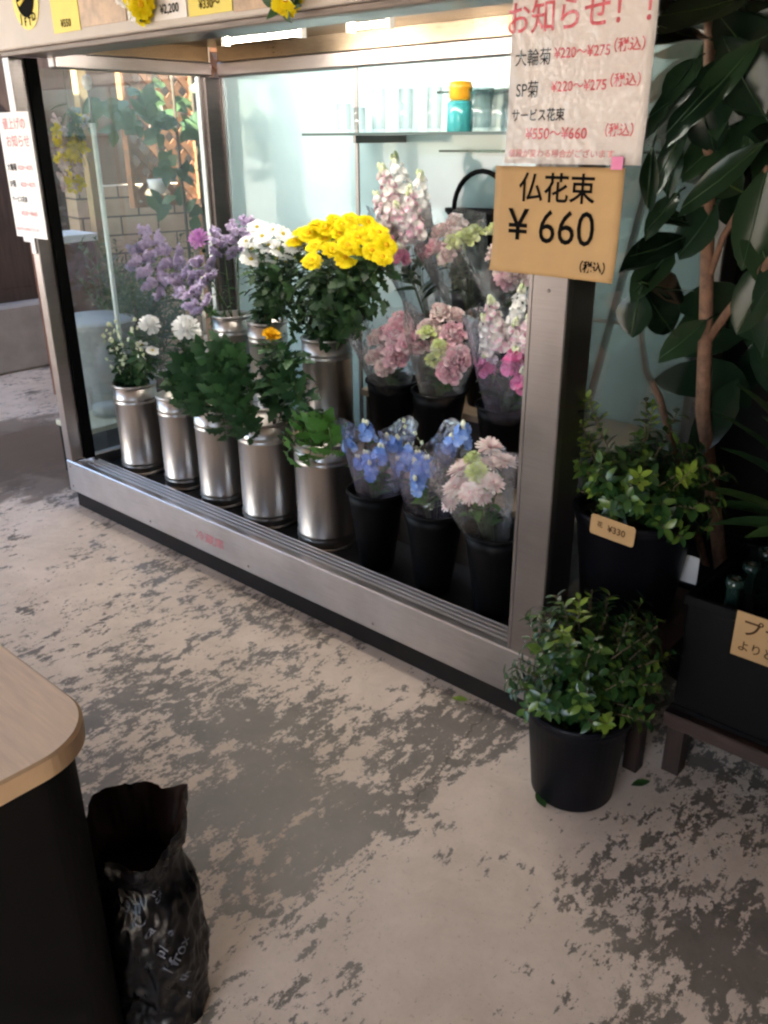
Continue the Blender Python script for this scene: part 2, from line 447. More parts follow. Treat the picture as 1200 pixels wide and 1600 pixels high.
M['fl_yellow'] = leafmat('yellow_petal', [(.80,.58,.003),(.84,.68,.004),(.86,.74,.01)], .6, .2, .2)
M['fl_gold'] = leafmat('gold_petal', [(.78,.40,.003),(.82,.50,.005)], .6, .2, .2)
M['fl_white'] = leafmat('white_petal', [(.88,.88,.86),(.95,.95,.94)], .6, .2, .2)
M['fl_lilac'] = leafmat('lilac_floret', [(.56,.46,.66),(.66,.56,.75),(.74,.66,.80)], .7, .2, .2)
M['fl_orchidpink'] = leafmat('orchid_pink_petal', [(.62,.28,.62),(.70,.38,.70)], .6, .2, .2)
M['fl_pink'] = leafmat('soft_pink_petal', [(.74,.34,.44),(.82,.56,.61),(.88,.74,.75)], .6, .2, .2)
M['fl_blush'] = leafmat('blush_petal', [(.74,.50,.50),(.85,.71,.69),(.90,.85,.81)], .6, .2, .2)
M['fl_hot'] = leafmat('hot_pink_petal', [(.72,.12,.34),(.76,.22,.44),(.80,.40,.55)], .6, .2, .2)
M['fl_stock'] = leafmat('pink_white_floret', [(.76,.30,.48),(.80,.60,.66),(.84,.80,.78),(.85,.84,.80)], .6, .2, .2)
M['fl_lime'] = leafmat('lime_petal', [(.62,.72,.24),(.74,.80,.42),(.80,.83,.58)], .6, .2, .2)
M['fl_blue'] = leafmat('sky_blue_floret', [(.16,.30,.72),(.26,.42,.80),(.40,.54,.86)], .6, .2, .2)
M['fl_centre'] = leafmat('flower_centre', [(.40,.30,.02),(.60,.48,.03)], .7, 0, .2)
M['fl_bud'] = leafmat('green_bud', [(.40,.52,.22),(.62,.70,.42),(.80,.80,.66)], .6, .1, .2)

# ------------------------------------------------------------------ lettering
_dg = None
def letters(txt, size, bold=0.0, align='CENTER', sx=1.0):
    cu = bpy.data.curves.new('lettering', 'FONT')
    cu.body = txt; cu.size = size; cu.align_x = align; cu.align_y = 'CENTER'; cu.offset = bold; cu.resolution_u = 3
    o = bpy.data.objects.new('lettering', cu); C.objects.link(o)
    bpy.context.view_layer.update()
    me = bpy.data.meshes.new_from_object(o.evaluated_get(bpy.context.evaluated_depsgraph_get()))
    vs = [(v.co.x*sx, v.co.y) for v in me.vertices]; fs = [tuple(p.vertices) for p in me.polygons]
    bpy.data.objects.remove(o); bpy.data.curves.remove(cu); bpy.data.meshes.remove(me)
    return vs, fs
def lettering(parent, items, mt, org, U, Vv, off=.0012, name='lettering', warp=None):
    """items: (text, u, v, size, bold, sx, align); org + u*U + v*Vv, lifted off the sheet along U x V"""
    mb = MB(); org = Vector(org); U = Vector(U).normalized(); Vv = Vector(Vv).normalized(); n = U.cross(Vv)
    for it in items:
        txt, u, v, size = it[:4]
        bold = it[4] if len(it) > 4 else 0; sx = it[5] if len(it) > 5 else 1; al = it[6] if len(it) > 6 else 'CENTER'
        vs, fs = letters(txt, size, bold, al, sx)
        mb.add([org + U*(u+a) + Vv*(v+b) + n*off for a, b in vs], fs, None, 0, False)
    if warp: mb.v = [warp(*p) for p in mb.v]
    return part_at(mb, name, mt, parent)
def sheet(x0, x1, y, z0, z1, th, warp, nx=16, nz=16):
    mb = MB(); vs = []; fs = []
    for k in (0, 1):
        for i in range(nx+1):
            for j in range(nz+1): vs.append(warp(x0+(x1-x0)*i/nx, y+th*k, z0+(z1-z0)*j/nz))
    n_ = (nx+1)*(nz+1)
    for i in range(nx):
        for j in range(nz):
            q = i*(nz+1)+j; f = (q, q+nz+1, q+nz+2, q+1); fs += [f, tuple(t_+n_ for t_ in reversed(f))]
    edge = [i*(nz+1) for i in range(nx+1)] + [nx*(nz+1)+j for j in range(1,nz+1)] + [i*(nz+1)+nz for i in range(nx-1,-1,-1)] + [j for j in range(nz-1,0,-1)]
    for i, e in enumerate(edge): e2 = edge[(i+1) % len(edge)]; fs.append((e2, e, e+n_, e2+n_))
    return mb.add(vs, fs, None, 0, True)
def warp_card(x, y, z): return (x, y - .010*max(0,(1.31-z)/.09)**2 - .007*max(0,(x-.02)/.115)**2 + .0006*mnoise.noise((x*20, z*20, 1)), z)
def warp_notice(x, y, z): return (x, y - .006*max(0,(1.56-z)/.11)**2 - .003*math.sin(x*13+1) + .0012*mnoise.noise((x*9, z*9, 4)), z)

# ================================================================== THE SETTING
flr = MB().add([(-60,-60,0),(60,-60,0),(60,60,0),(-60,60,0)], [(0,1,2,3)], None, 0, False).build('floor', M['floor']); flr['kind'] = 'structure'
CEIL = 2.75
ce = MB()
SKY = (-4.98, -2.7, .2, 3.4)          # unseen roof opening, added to brighten the vine and the block wall
ce.box((-5.2,-3.6,CEIL), (2.3,SKY[2],CEIL+.15)); ce.box((-5.2,SKY[3],CEIL), (2.3,4.0,CEIL+.15)); ce.box((-5.2,SKY[2]+.0005,CEIL), (SKY[0],SKY[3]-.0005,CEIL+.15)); ce.box((SKY[1],SKY[2]+.0005,CEIL), (2.3,SKY[3]-.0005,CEIL+.15))
ce = ce.build('ceiling', M['ceil']); ce['kind'] = 'structure'
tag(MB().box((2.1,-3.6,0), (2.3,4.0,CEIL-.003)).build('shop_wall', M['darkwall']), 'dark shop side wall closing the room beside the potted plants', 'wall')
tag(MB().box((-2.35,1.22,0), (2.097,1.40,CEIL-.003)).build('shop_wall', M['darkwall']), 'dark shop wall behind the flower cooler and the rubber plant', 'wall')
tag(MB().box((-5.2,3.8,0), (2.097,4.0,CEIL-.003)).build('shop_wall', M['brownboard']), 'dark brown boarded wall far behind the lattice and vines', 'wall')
fw = MB()  # unseen wall; doorway gap added to brighten the foreground floor
fw.box((-2.9,-3.8,0), (.1,-3.603,CEIL)); fw.box((.103,-3.8,2.1), (1.597,-3.603,CEIL)); fw.box((1.6,-3.8,0), (2.3,-3.603,CEIL)); fw.box((-5.2,-3.8,2.45), (-2.903,-3.603,CEIL+.1))
tag(fw.build('shop_front_wall', M['ceil']), 'unseen shop front wall with openings shaped to let daylight onto the floor', 'wall')

# left wall: concrete kerb, dark boards, two window openings
lw = thing('boarded_wall', 'dark brown boarded wall standing on a pale concrete kerb at far left', 'wall', (-5.1,0,0))
k = MB(); k.box((-5.2,-3.6,0), (-4.88,3.79,.46), 0, .02); part_at(k, 'kerb', M['concrete'], lw)
b_ = MB()
b_.box((-5.19,-3.6,.463), (-5.0,3.79,.55)); b_.box((-5.19,-3.6,2.55), (-5.0,3.79,CEIL-.003))
for y0, y1 in ((-3.6,-3.5), (-2.0,-1.85), (-.35,3.79)): b_.box((-5.19,y0,.553), (-5.0,y1,2.547))
part_at(b_, 'board', M['brownboard'], lw)
for y0, y1 in ((-3.5,-2.0), (-1.85,-.35)):
    f = MB(); ym = (y0+y1)/2
    for a, c in (((-5.12,y0,.553),(-5.05,y0+.05,2.547)), ((-5.12,y1-.05,.553),(-5.05,y1,2.547)), ((-5.12,y0+.051,2.497),(-5.05,y1-.051,2.547)), ((-5.12,y0+.051,.553),(-5.05,y1-.051,.603)), ((-5.11,ym-.02,.604),(-5.06,ym+.02,2.496))): f.box(a, c)
    part_at(f, 'window_frame', M['whitemetal'], lw)

# ================================================================== THE COOLER
CW = 2.413; CDp = .984; PW = .094; PD = .134
cool = thing('display_cooler', 'large stainless steel walk-up flower cooler with glass sides and pale blue back', 'cooler', (-1.2,.5,0))
def cp(mb, name, mt, label=None): return part_at(mb, name, mt, cool, label)
k = MB(); k.box((-CW+.02,.018,0), (-.02,CDp-.01,.074)); cp(k, 'kick_plate', M['kick'])
s_ = MB(); s_.box((-CW,0,.075), (0,.034,.216), 0, .004); cp(s_, 'front_sill', M['steel_h'])
t_ = MB()
t_.box((-CW+.003,.035,.12), (-.003,.112,.196))
for y in (.042, .062, .082, .102): t_.box((-CW+PW,y-.0035,.197), (-PW-.001,y+.0035,.214), 0, .001)
cp(t_, 'door_track', M['track'])
p_ = MB(); p_.box((-CW+.03,.113,.10), (-.03,CDp-.03,.168)); cp(p_, 'floor_pan', M['pan'])
HB = 1.775
po = MB(); po.box((-PW,.002,.2165), (-.001,.030,HB-.001), 0, .003); po.box((-PW+.004,.031,.2165), (-.004,PD,HB-.001), 0, .003)
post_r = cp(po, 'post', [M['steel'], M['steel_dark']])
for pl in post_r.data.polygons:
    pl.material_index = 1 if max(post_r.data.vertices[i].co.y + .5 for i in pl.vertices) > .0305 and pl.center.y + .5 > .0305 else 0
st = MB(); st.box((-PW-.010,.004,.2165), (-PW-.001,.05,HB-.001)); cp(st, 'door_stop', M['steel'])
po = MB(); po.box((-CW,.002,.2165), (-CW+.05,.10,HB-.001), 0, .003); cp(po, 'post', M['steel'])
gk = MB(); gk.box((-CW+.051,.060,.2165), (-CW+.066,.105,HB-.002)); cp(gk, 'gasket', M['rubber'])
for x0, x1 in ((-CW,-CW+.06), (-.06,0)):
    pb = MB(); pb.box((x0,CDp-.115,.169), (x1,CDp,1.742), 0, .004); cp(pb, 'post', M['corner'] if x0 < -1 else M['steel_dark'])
    if x0 < -1:
        for a_, c_ in (((x1+.0005,CDp-.030,.169),(x1+.012,CDp-.021,1.742)), ((x0+.008,CDp-.128,.217),(x0+.034,CDp-.1155,1.742))): pb = MB(); pb.box(a_, c_); cp(pb, 'edge_strip', M['track'])
for x, y, z in ((-.075,-.0005,.19),(-.02,-.0005,.10),(-CW+.03,-.0005,.10),(-CW+.03,-.0005,.19),(-1.2,-.0005,.10),(-.6,-.0005,.10),(-1.8,-.0005,.10),(-.05,.0015,.26),(-.05,.0015,1.18)):
    sc_ = MB(); sc_.lathe([(.001,.0022),(.003,.002),(.0042,.0008),(.0045,-.0005)], 12, (0,0,0), 0, Matrix.Translation((x,y,z)) @ Matrix.Rotation(R(90), 4, 'X')); cp(sc_, 'screw', M['steel_dark'])
# header, soffit, rails
hd = MB(); hd.box((-CW-.22,-.020,1.792), (.03,.03,2.30), 0, .004); cp(hd, 'fascia', M['cream'])
hd = MB(); hd.box((-CW,.0,HB), (0,.034,1.7905), 0, .002); cp(hd, 'header_trim', M['trimwood'])
hd = MB(); hd.box((-CW+.002,.036,1.780), (-.002,.18,1.861)); cp(hd, 'header_reflection_rail', M['corner'])  # rail widened and dark to imitate the dark reflection in the soffit
so_ = MB(); so_.box((-CW+.005,.036,1.862), (-.005,CDp,1.90)); cp(so_, 'soffit', M['soffit'])
for a, c in (((-CW+.065,CDp-.05,1.743),(-.065,CDp-.002,1.80)), ((-CW,.181,1.745),(-CW+.05,CDp-.06,1.80)), ((-.05,.181,1.745),(0,CDp-.06,1.80))):
    rl = MB(); rl.box(a, c, 0, .006); cp(rl, 'top_rail', M['steel'])
for a, c in (((-CW+.065,CDp-.04,1.8025),(-.065,CDp-.002,1.861)), ((-CW+.01,.181,1.8025),(-CW+.03,CDp-.06,1.861)), ((-.03,.181,1.8025),(-.01,CDp-.06,1.861))):
    rl = MB(); rl.box(a, c); cp(rl, 'top_panel', M['soffit'])
# back: two pale blue sliding panels and a mullion
pn = MB(); pn.box((-CW+.062,CDp-.02,.17), (-1.545,CDp-.004,1.742)); cp(pn, 'back_panel', M['panel'])
pn = MB(); pn.box((-1.525,CDp-.028,.17), (-.062,CDp-.006,1.742)); cp(pn, 'back_panel', M['panel'])
mu = MB(); mu.box((-1.544,CDp-.034,.17), (-1.526,CDp-.004,1.742), 0, .002); cp(mu, 'mullion', M['steel'])
# glass sides
for x in (-CW+.022, -.022):
    g = MB(); y0 = .107 if x < -1 else PD+.002
    g.box((x-.002,y0,.217), (x+.002,CDp-.117,1.744)); cp(g, 'side_glass', M['glass'])
    g = MB(); g.box((x-.021,y0,.169), (x+.021,CDp-.117,.2155), 0, .003); cp(g, 'side_sill', M['steel'])
sy = MB(); sy.box((-.004,PD+.002,.10), (-.001,CDp,.168)); sy.box((-CW+.001,.113,.10), (-CW+.004,CDp,.168)); cp(sy, 'side_skirt', M['steel_dark'])
# shelves
SX0 = atY(473,218,.64).x; BX = atY(566,232,.72).x
sh = MB(); sh.box((SX0,.64,1.505), (-.10,.95,1.513), 0, .002); s1 = cp(sh, 'glass_shelf', M['shelfglass'])
br = MB(); br.box((BX-.006,.68,1.480), (BX+.006,.955,1.5045)); part_at(br, 'bracket', M['steel_dark'], s1)
ed = MB(); ed.box((SX0,.636,1.5045), (-.10,.6397,1.5135)); part_at(ed, 'shelf_edge', M['shelfedge'], s1)
sh = MB(); sh.box((-1.03,.83,1.450), (-.10,.95,1.457), 0, .002); cp(sh, 'glass_shelf', M['shelfglass'])
sh = MB(); sh.box((-1.02,.80,1.632), (-.10,.95,1.639), 0, .002); cp(sh, 'glass_shelf', M['shelfglass'])
# lamps fixed under the soffit
for (x0, x1, y) in ((-1.85,-1.46,.60), (-1.21,-1.06,.60), (-.23,-.11,.60)):
    c_ = MB(); c_.box((x0-.02,y-.012,1.812), (x0-.001,y+.012,1.8615)); c_.box((x1+.001,y-.012,1.812), (x1+.02,y+.012,1.8615)); c_.box((x0-.02,y-.006,1.857), (x1+.02,y+.006,1.8612)); lc = cp(c_, 'lamp_fitting', M['lampcase'])
    tb = MB(); tb.tube([(x0,y,1.828),(x1,y,1.828)], .008, 12); part_at(tb, 'tube', M['tube'], lc)
c_ = MB(); c_.box((-2.1,.195,1.843), (-.1,.235,1.8612)); lc = cp(c_, 'lamp_fitting', M['lampcase'])
tb = MB(); tb.tube([(-2.08,.215,1.830),(-.12,.215,1.830)], .010, 12); part_at(tb, 'tube', M['tube2'], lc)
# red maker's mark on the sill
mk = MB()
lt = lettering(cool, [('冷蔵庫', 0, 0, .042, .0006, 1.35)], M['inkpink'], (-1.415,-.0004,.136), (1,0,0), (0,0,1), .0008, 'sill_mark')

# ================================================================== SIGNS
sg = thing('notice_sheet', 'white price notice in a clear sleeve taped high on the front post', 'notice', (0,-.03,1.66))
pp = sheet(-.160,.160,-.033,1.446,1.905,.0015,warp_notice); part_at(pp, 'sheet', M['paper'], sg)
O = (0,-.0332,0)
lettering(sg, [('値上げの', 0, 1.775, .052, .0007), ('お知らせ！！', .008, 1.715, .064, .0007, .95)], M['inkred'], O, (1,0,0), (0,0,1), .0012, 'lettering', warp_notice)
lettering(sg, [('大輪菊', -.148, 1.645, .033, .0002, .9, 'LEFT'), ('SP菊', -.142, 1.586, .034, .0002, .85, 'LEFT'), ('サービス花束', -.150, 1.538, .026, .0004, .85, 'LEFT')], M['ink'], O, (1,0,0), (0,0,1), .0012, 'lettering', warp_notice)
lettering(sg, [('¥220〜¥275', -.052, 1.650, .026, .0004, .95, 'LEFT'), ('（税込）', .064, 1.656, .025, .0004, .95, 'LEFT'), ('¥220〜¥275', -.054, 1.590, .026, .0004, .95, 'LEFT'), ('（税込）', .062, 1.596, .025, .0004, .95, 'LEFT'),
               ('¥550〜¥660', -.110, 1.503, .029, .0005, 1, 'LEFT'), ('（税込）', .062, 1.508, .025, .0004, .9, 'LEFT')], M['inkred'], O, (1,0,0), (0,0,1), .0012, 'price_lettering', warp_notice)
lettering(sg, [('値段が変わる場合がございます', -.150, 1.465, .0165, .0003, 1.1, 'LEFT')], M['inkpink'], O, (1,0,0), (0,0,1), .0012, 'small_lettering', warp_notice)
sv = MB()
nx, nz = 14, 20
vs = []; fs = []
for i in range(nx+1):
    for j in range(nz+1):
        x = -.166 + .332*i/nx; z = 1.441 + .47*j/nz
        vs.append(warp_notice(x, -.0372 + .0018*mnoise.noise((x*14, z*9, 3)), z))
for i in range(nx):
    for j in range(nz):
        a = i*(nz+1)+j; fs.append((a, a+nz+1, a+nz+2, a+1))
sv.add(vs, fs); part_at(sv, 'sleeve', M['sleeve'], sg)

kc = thing('price_card', 'kraft price card reading 仏花束 ¥660 taped below the white notice', 'price card', (-.02,-.03,1.33))
pp = sheet(-.176,.135,-.0445,1.221,1.441,.0018,warp_card); part_at(pp, 'card', M['kraft'], kc)
O = (0,-.0447,0)
lettering(kc, [('仏花束', -.020, 1.395, .062, .0009, 1.0), ('¥', -.110, 1.318, .088, .0010, 1.05), ('660', .010, 1.318, .098, .0002, .95), ('（税込）', .083, 1.246, .024, .0007, .95)], M['ink'], O, (1,0,0), (0,0,1), .0012, 'lettering', warp_card)
tp = MB(); tp.box((.105,-.0535,1.438), (.130,-.0525,1.462)); part_at(tp, 'tape', M['fl_hot'], kc)

lsn = thing('notice_sheet', 'white red-lettered price notice taped to the left end post', 'notice', (-2.38,-.006,1.36))
pp = MB(); pp.box((-2.50,-.008,1.146), (-2.262,-.006,1.592)); part_at(pp, 'sheet', M['paperwhite'], lsn)
O = (0,-.0082,0)
lettering(lsn, [('値上げの', -2.38, 1.55, .044, .0006), ('お知らせ', -2.37, 1.49, .046, .0006)], M['inkpink'], O, (1,0,0), (0,0,1))
lettering(lsn, [('大輪菊', -2.485, 1.40, .028, .0004, .9, 'LEFT'), ('SP菊', -2.485, 1.34, .028, .0004, .9, 'LEFT'), ('サービス花束', -2.485, 1.285, .022, .0004, .9, 'LEFT')], M['ink'], O, (1,0,0), (0,0,1), .0012, 'row_lettering')
lettering(lsn, [('¥220〜¥275', -2.40, 1.40, .022, .0003, 1, 'LEFT'), ('¥220〜¥275', -2.40, 1.34, .022, .0003, 1, 'LEFT'), ('¥550〜¥660', -2.43, 1.235, .024, .0003, 1, 'LEFT'), ('値段が変わる場合がございます', -2.49, 1.175, .013, .0002, 1, 'LEFT')], M['inkpink'], O, (1,0,0), (0,0,1), .0012, 'price_lettering')
tg = MB(); tg.box((-2.405,-.0045,1.085), (-2.375,-.0015,1.150)); part_at(tg, 'tape_tab', M['paperwhite'], lsn)

# things stuck on the fascia
FY = -.0205
cst = atY(40, 2, FY)
sk = thing('round_sticker', 'round yellow and black flower emblem sticker at the left of the fascia', 'sticker', tuple(cst))
def disc(c, r, y, seg=48, sx=1.0):
    mb = MB(); vs = [(c.x + sx*r*math.cos(2*math.pi*i/seg), y, c.z + r*math.sin(2*math.pi*i/seg)) for i in range(seg)]
    vs += [(x, y+.0012, z) for x, _, z in vs]
    mb.add(vs, [tuple(range(seg))] + [(i, i+seg, (i+1) % seg + seg, (i+1) % seg) for i in range(seg)], None, 0, False); return mb
RS = .085
part_at(disc(cst, RS, FY-.002), 'disc', M['stickeryellow'], sk)
c2 = Vector((cst.x, 0, cst.z+.012))
part_at(disc(c2, RS*.70, FY-.0032), 'emblem', M['ink'], sk)
ln = MB()
for a0, a1 in ((.4,.75), (.55,.9), (.7,1.05)):
    p0 = c2 + V(-.05*math.cos(a0), 0, -.035*math.sin(a0)); p1 = c2 + V(.05*math.cos(a1*.7), 0, .05*math.sin(a1*.5))
    ln.tube([(p0.x, FY-.0044, p0.z), ((p0.x+p1.x)/2, FY-.0044, (p0.z+p1.z)/2-.006), (p1.x, FY-.0044, p1.z)], .0022, 6)
part_at(ln, 'emblem_line', M['stickeryellow'], sk)
lettering(sk, [('J', -.042, -.049, .034, .001), ('F', -.015, -.061, .034, .001), ('T', .014, -.061, .034, .001), ('D', .043, -.049, .034, .001)], M['ink'], (cst.x, FY-.0022, cst.z), (1,0,0), (0,0,1))

def card(name, label, cat, px0, px1, pyb, mt, txt=None, ink='ink', h=.2, ts=.03, y=FY, tilt=0.):
    a = atY(px0, pyb, y); b = atY(px1, pyb, y)
    z0 = (a.z+b.z)/2; t0 = thing(name, label, cat, ((a.x+b.x)/2, y, z0))
    mb = MB(); mb.box((a.x, y-.0035, z0), (b.x, y-.0010, z0+h)); part_at(mb, 'card', mt, t0)
    if txt: lettering(t0, [(txt, 0, 0, ts, .0005)], M[ink], ((a.x+b.x)/2, y-.0037, z0+ts*.8), (1,0,0), (0,0,1))
    return t0
card('printed_card', 'pale yellow printed card beside the round sticker on the fascia', 'card', 86, 128, 50, M['yellowcard'], '¥550', 'inkbrown', .2, .03)
card('price_card', 'white hand-lettered price card on the fascia left of a yellow card', 'price card', 243, 294, 30, M['paperwhite'], '¥2,200', 'ink', .2, .032)
card('price_card', 'yellow price card on the fascia right of the white card', 'price card', 297, 365, 22, M['yellowcard'], '¥330〜', 'inkbrown', .2, .03)

# ------------------------------------------------------------------ flower heads (z up, unit metres)
OVAL = [(0,.12),(.3,.75),(.6,1.),(.85,.7),(1.,.15)]
SPOON = [(0,.25),(.5,.75),(.85,1.),(1.,.55)]
def q_to(d): return Vector(d).to_track_quat('Z', 'Y')
def mum_head(r, n=70, dome=1.0, seed=1, wide=.16, lo=-.35):
    """ball chrysanthemum: petals on a spiral from the crown down to below the equator, curling in"""
    rg = random.Random(seed); mb = MB()
    for i in range(n):
        t = (i+.5)/n
        el = math.pi/2*(1 - t*(1-lo)); a = i*2.39996 + rg.uniform(-.2,.2)
        d = V(math.cos(a)*math.cos(el), math.sin(a)*math.cos(el), math.sin(el)*dome)
        L = r*(.62 + .38*t)*rg.uniform(.85,1.1)
        p = d*(r*.30); dd = (d + V(0,0,.25*(1-t))).normalized()
        mb.leaf(p, dd, V(0,0,1) if t > .12 else V(math.cos(a),math.sin(a),.1), L*.75, r*wide*(.7+.6*t), SPOON, -.35+.25*t, .5)
    mb.lathe([(0.001,-.3*r),(.28*r,-.22*r),(.36*r,0),(.25*r,.25*r),(.001,.32*r)], 10)
    return mb
def daisy_head(r, seed=1, rows=((26,1.,.04),(22,.84,.20),(14,.58,.48)), wide=.17, centre=.26):
    rg = random.Random(seed); mb = MB()
    for n, l, el in rows:
        for i in range(n):
            a = 2*math.pi*(i+rg.uniform(-.25,.25))/n; e = el + rg.uniform(-.12,.12)
            d = V(math.cos(a)*math.cos(e), math.sin(a)*math.cos(e), math.sin(e))
            mb.leaf(d*(r*.10), d, V(0,0,1), r*l*rg.uniform(.82,1.05)*.92, r*wide, SPOON, .12, .3)
    mb.lathe([(.001,r*.26),(r*centre*.7,r*.22),(r*centre,r*.10),(r*.05,-.02)], 10, (0,0,0), 1)
    return mb
def ruffle_head(r, seed=1, n=38):
    """lisianthus or carnation: broad wavy petals standing closer to the middle"""
    rg = random.Random(seed); mb = MB()
    pr = [(0,.2),(.3,.6),(.55,.9),(.75,1.),(.9,.95),(1.,.7)]
    for i in range(n):
        t = (i+.5)/n; el = 1.45 - 1.25*t; a = i*2.39996
        d = V(math.cos(a)*math.cos(el), math.sin(a)*math.cos(el), math.sin(el))
        mb.leaf(V(0,0,-.35*r) + d*(r*.18), d, V(0,0,1) if t > .15 else V(math.cos(a),math.sin(a),.2), r*rg.uniform(.85,1.15), r*(.22+.18*t), pr, -.20+.40*t, .75, 0, r*.10)
    return mb
def floret_spike(L, r, n, fr, seed=1, petals=5, layers=2, taper=.5, mi_bud=1, buds=5):
    """a spike of florets round a stem along +z (stock, delphinium)"""
    rg = random.Random(seed); mb = MB()
    for i in range(n):
        t = i/n; a = i*2.39996 + rg.uniform(-.3,.3); z = L*t
        rr = r*(1 - taper*t)
        d = V(math.cos(a), math.sin(a), .25 + .3*t + rg.uniform(-.2,.2)).normalized()
        c = V(math.cos(a)*rr*.75, math.sin(a)*rr*.75, z)
        q = q_to(d); f = fr*(1 - .35*t)*rg.uniform(.8,1.15)
        for ly in range(layers):
            for k in range(petals):
                b = 2*math.pi*(k + .5*ly)/petals + rg.uniform(-.2,.2); e = .25 + .55*ly
                dd = q @ V(math.cos(b)*math.cos(e), math.sin(b)*math.cos(e), math.sin(e))
                mb.leaf(c, dd, q @ V(0,0,1), f, f*.50, SPOON, .15, .3, 0, f*.06)
    for i in range(buds):
        a = i*2.4; c = V(math.cos(a)*r*.25, math.sin(a)*r*.25, L*(1.0 + .16*i/buds))
        mb.lathe([(.001,-fr*.5),(fr*.38,-.1*fr),(fr*.30,.3*fr),(.001,fr*.6)], 7, tuple(c), mi_bud)
    return mb
def statice_spray(L, seed=1):
    """branched spray: comb-like clusters of tiny papery florets"""
    rg = random.Random(seed); mb = MB()
    for b in range(7):
        a = b*2.4; z0 = L*(.25 + .1*b); out = V(math.cos(a), math.sin(a), .55).normalized()
        p0 = V(0,0,z0); p1 = p0 + out*L*.38
        mb.tube([p0, (p0+p1)/2 + V(0,0,-.008), p1], .0014, 5, 1)
        for k in range(4):
            side = (out.cross(V(0,0,1)).normalized()*(1 if k % 2 else -1)*.8 + out*.5 + V(0,0,.35)).normalized()
            c0 = p0.lerp(p1, .45+.16*k)
            for j in range(16):
                c = c0 + side*(L*.012*j) + V(rg.uniform(-1,1), rg.uniform(-1,1), rg.uniform(-1,1))*.006
                for pt in range(4):
                    d = V(rg.uniform(-1,1), rg.uniform(-1,1), rg.uniform(-.2,1)).normalized()
                    mb.leaf(c, d, V(0,0,1), .0115, .0056, [(0,.4),(.6,1.),(1.,.8)], .0, .3)
    mb.tube([V(0,0,-L*.3), V(0,0,L)], [.003,.0015], 5, 1)
    return mb
LOBED = [(0,.10),(.12,.25),(.2,.75),(.27,.42),(.38,.62),(.45,1.),(.53,.55),(.64,.5),(.72,.8),(.8,.45),(.9,.32),(1.,.04)]
ELLIP = [(0,.08),(.2,.62),(.45,1.),(.7,.8),(.88,.42),(1.,.04)]
LANCE = [(0,.12),(.15,.5),(.4,1.),(.7,.75),(.9,.3),(1.,.03)]

def leafy_stem(mb, pts, n, L, Wd, prof, droop=.35, up=.35, t0=.1, t1=1., seed=1, mi=0, smi=1, rad=.003, two=False):
    """a stem through pts with leaves round it"""
    rg = random.Random(seed); pts = [Vector(p) for p in pts]
    def at(t):
        s = t*(len(pts)-1); i = min(int(s), len(pts)-2); return pts[i].lerp(pts[i+1], s-i), (pts[i+1]-pts[i]).normalized()
    mb.tube(pts, [rad*(1-.5*i/(len(pts)-1)) for i in range(len(pts))], 6, smi)
    for i in range(n):
        t = t0 + (t1-t0)*(i+rg.uniform(0,.8))/n
        c, ax = at(min(t, .999)); a = i*2.39996 + rg.uniform(-.5,.5)
        if two: a = (i % 2)*math.pi + rg.uniform(-.35,.35)
        o1 = ax.orthogonal().normalized(); o2 = ax.cross(o1)
        d = (o1*math.cos(a) + o2*math.sin(a) + ax*(up+rg.uniform(-.2,.3)) + V(0,0,rg.uniform(-.2,.1))).normalized()
        s = rg.uniform(.65,1.15)*(1 - .25*t)
        mb.leaf(c, d, ax + V(rg.uniform(-.3,.3), rg.uniform(-.3,.3), .2), L*s, Wd*s, prof, droop*rg.uniform(.4,1.3), .22, mi)

# ------------------------------------------------------------------ cans
def steel_can_parts(h, r):
    a = MB()
    pf = [(.001,.004),(r-.004,.004),(r,.008),(r,.030),(r+.0035,.035),(r,.040),(r,.046),(r+.0035,.051),(r,.056)]
    pf += [(r,h-.075),(r+.0035,h-.070),(r,h-.065),(r,h-.057),(r+.0035,h-.052),(r,h-.047),(r,h-.004),(r-.003,h-.004),(r-.003,.012),(.001,.012)]
    a.lathe(pf, 40)
    b = MB(); b.lathe([(r-.004,h-.004),(r-.004,h+.003),(r,h+.006),(r+.0045,h+.003),(r+.0045,h-.004),(r-.004,h-.004)], 40)
    c = MB(); c.lathe([(r-.002,0),(r+.003,.001),(r+.003,.010),(r-.002,.012)], 40)
    w = MB(); w.lathe([(.001,h*.75),(r-.0035,h*.75)], 24)
    return a, b, c, w
def can(x, y, z, h, r, label):
    t0 = thing('steel_can', label, 'flower can', (x,y,z), 'steel flower cans in the cooler')
    a, b, c, w = steel_can_parts(h, r)
    for k_, (vx, vy, vz) in enumerate(a.v):
        g_ = 1 + .022*mnoise.noise((vx*22 + x*9, vy*22, vz*11 + x*5)) + .010*mnoise.noise((vx*60, vy*60 + x*7, vz*34)); a.v[k_] = (vx*g_, vy*g_, vz)
    for mb, nm in ((a,'can_wall'), (b,'rim'), (c,'foot_ring')): mb.build(nm, M['can'], t0, (x,y,z))
    w.build('water', M['pan'], t0, (x,y,z))
    return t0
FZ = .170
can(-2.160,.225,FZ,.385,.088, 'leftmost front-row steel can, holding white-budded spray stems')
can(-1.875,.235,FZ,.385,.080, 'second front-row steel can from the left, under the big white bloom')
can(-1.610,.225,FZ,.385,.086, 'third front-row steel can, half covered by drooping dark leaves')
can(-1.330,.225,FZ,.400,.099, 'fourth front-row steel can with a wide open dark mouth')
can(-1.035,.235,FZ,.385,.101, 'front-row steel can beside the black cone buckets')
T2 = .430
can(-1.870,.54,T2,.40,.080, 'rear steel can holding the lilac statice')
can(-1.650,.54,T2,.40,.078, 'rear steel can holding the white daisies')
can(-1.315,.54,T2,.385,.095, 'rear steel can holding the bright yellow chrysanthemums')
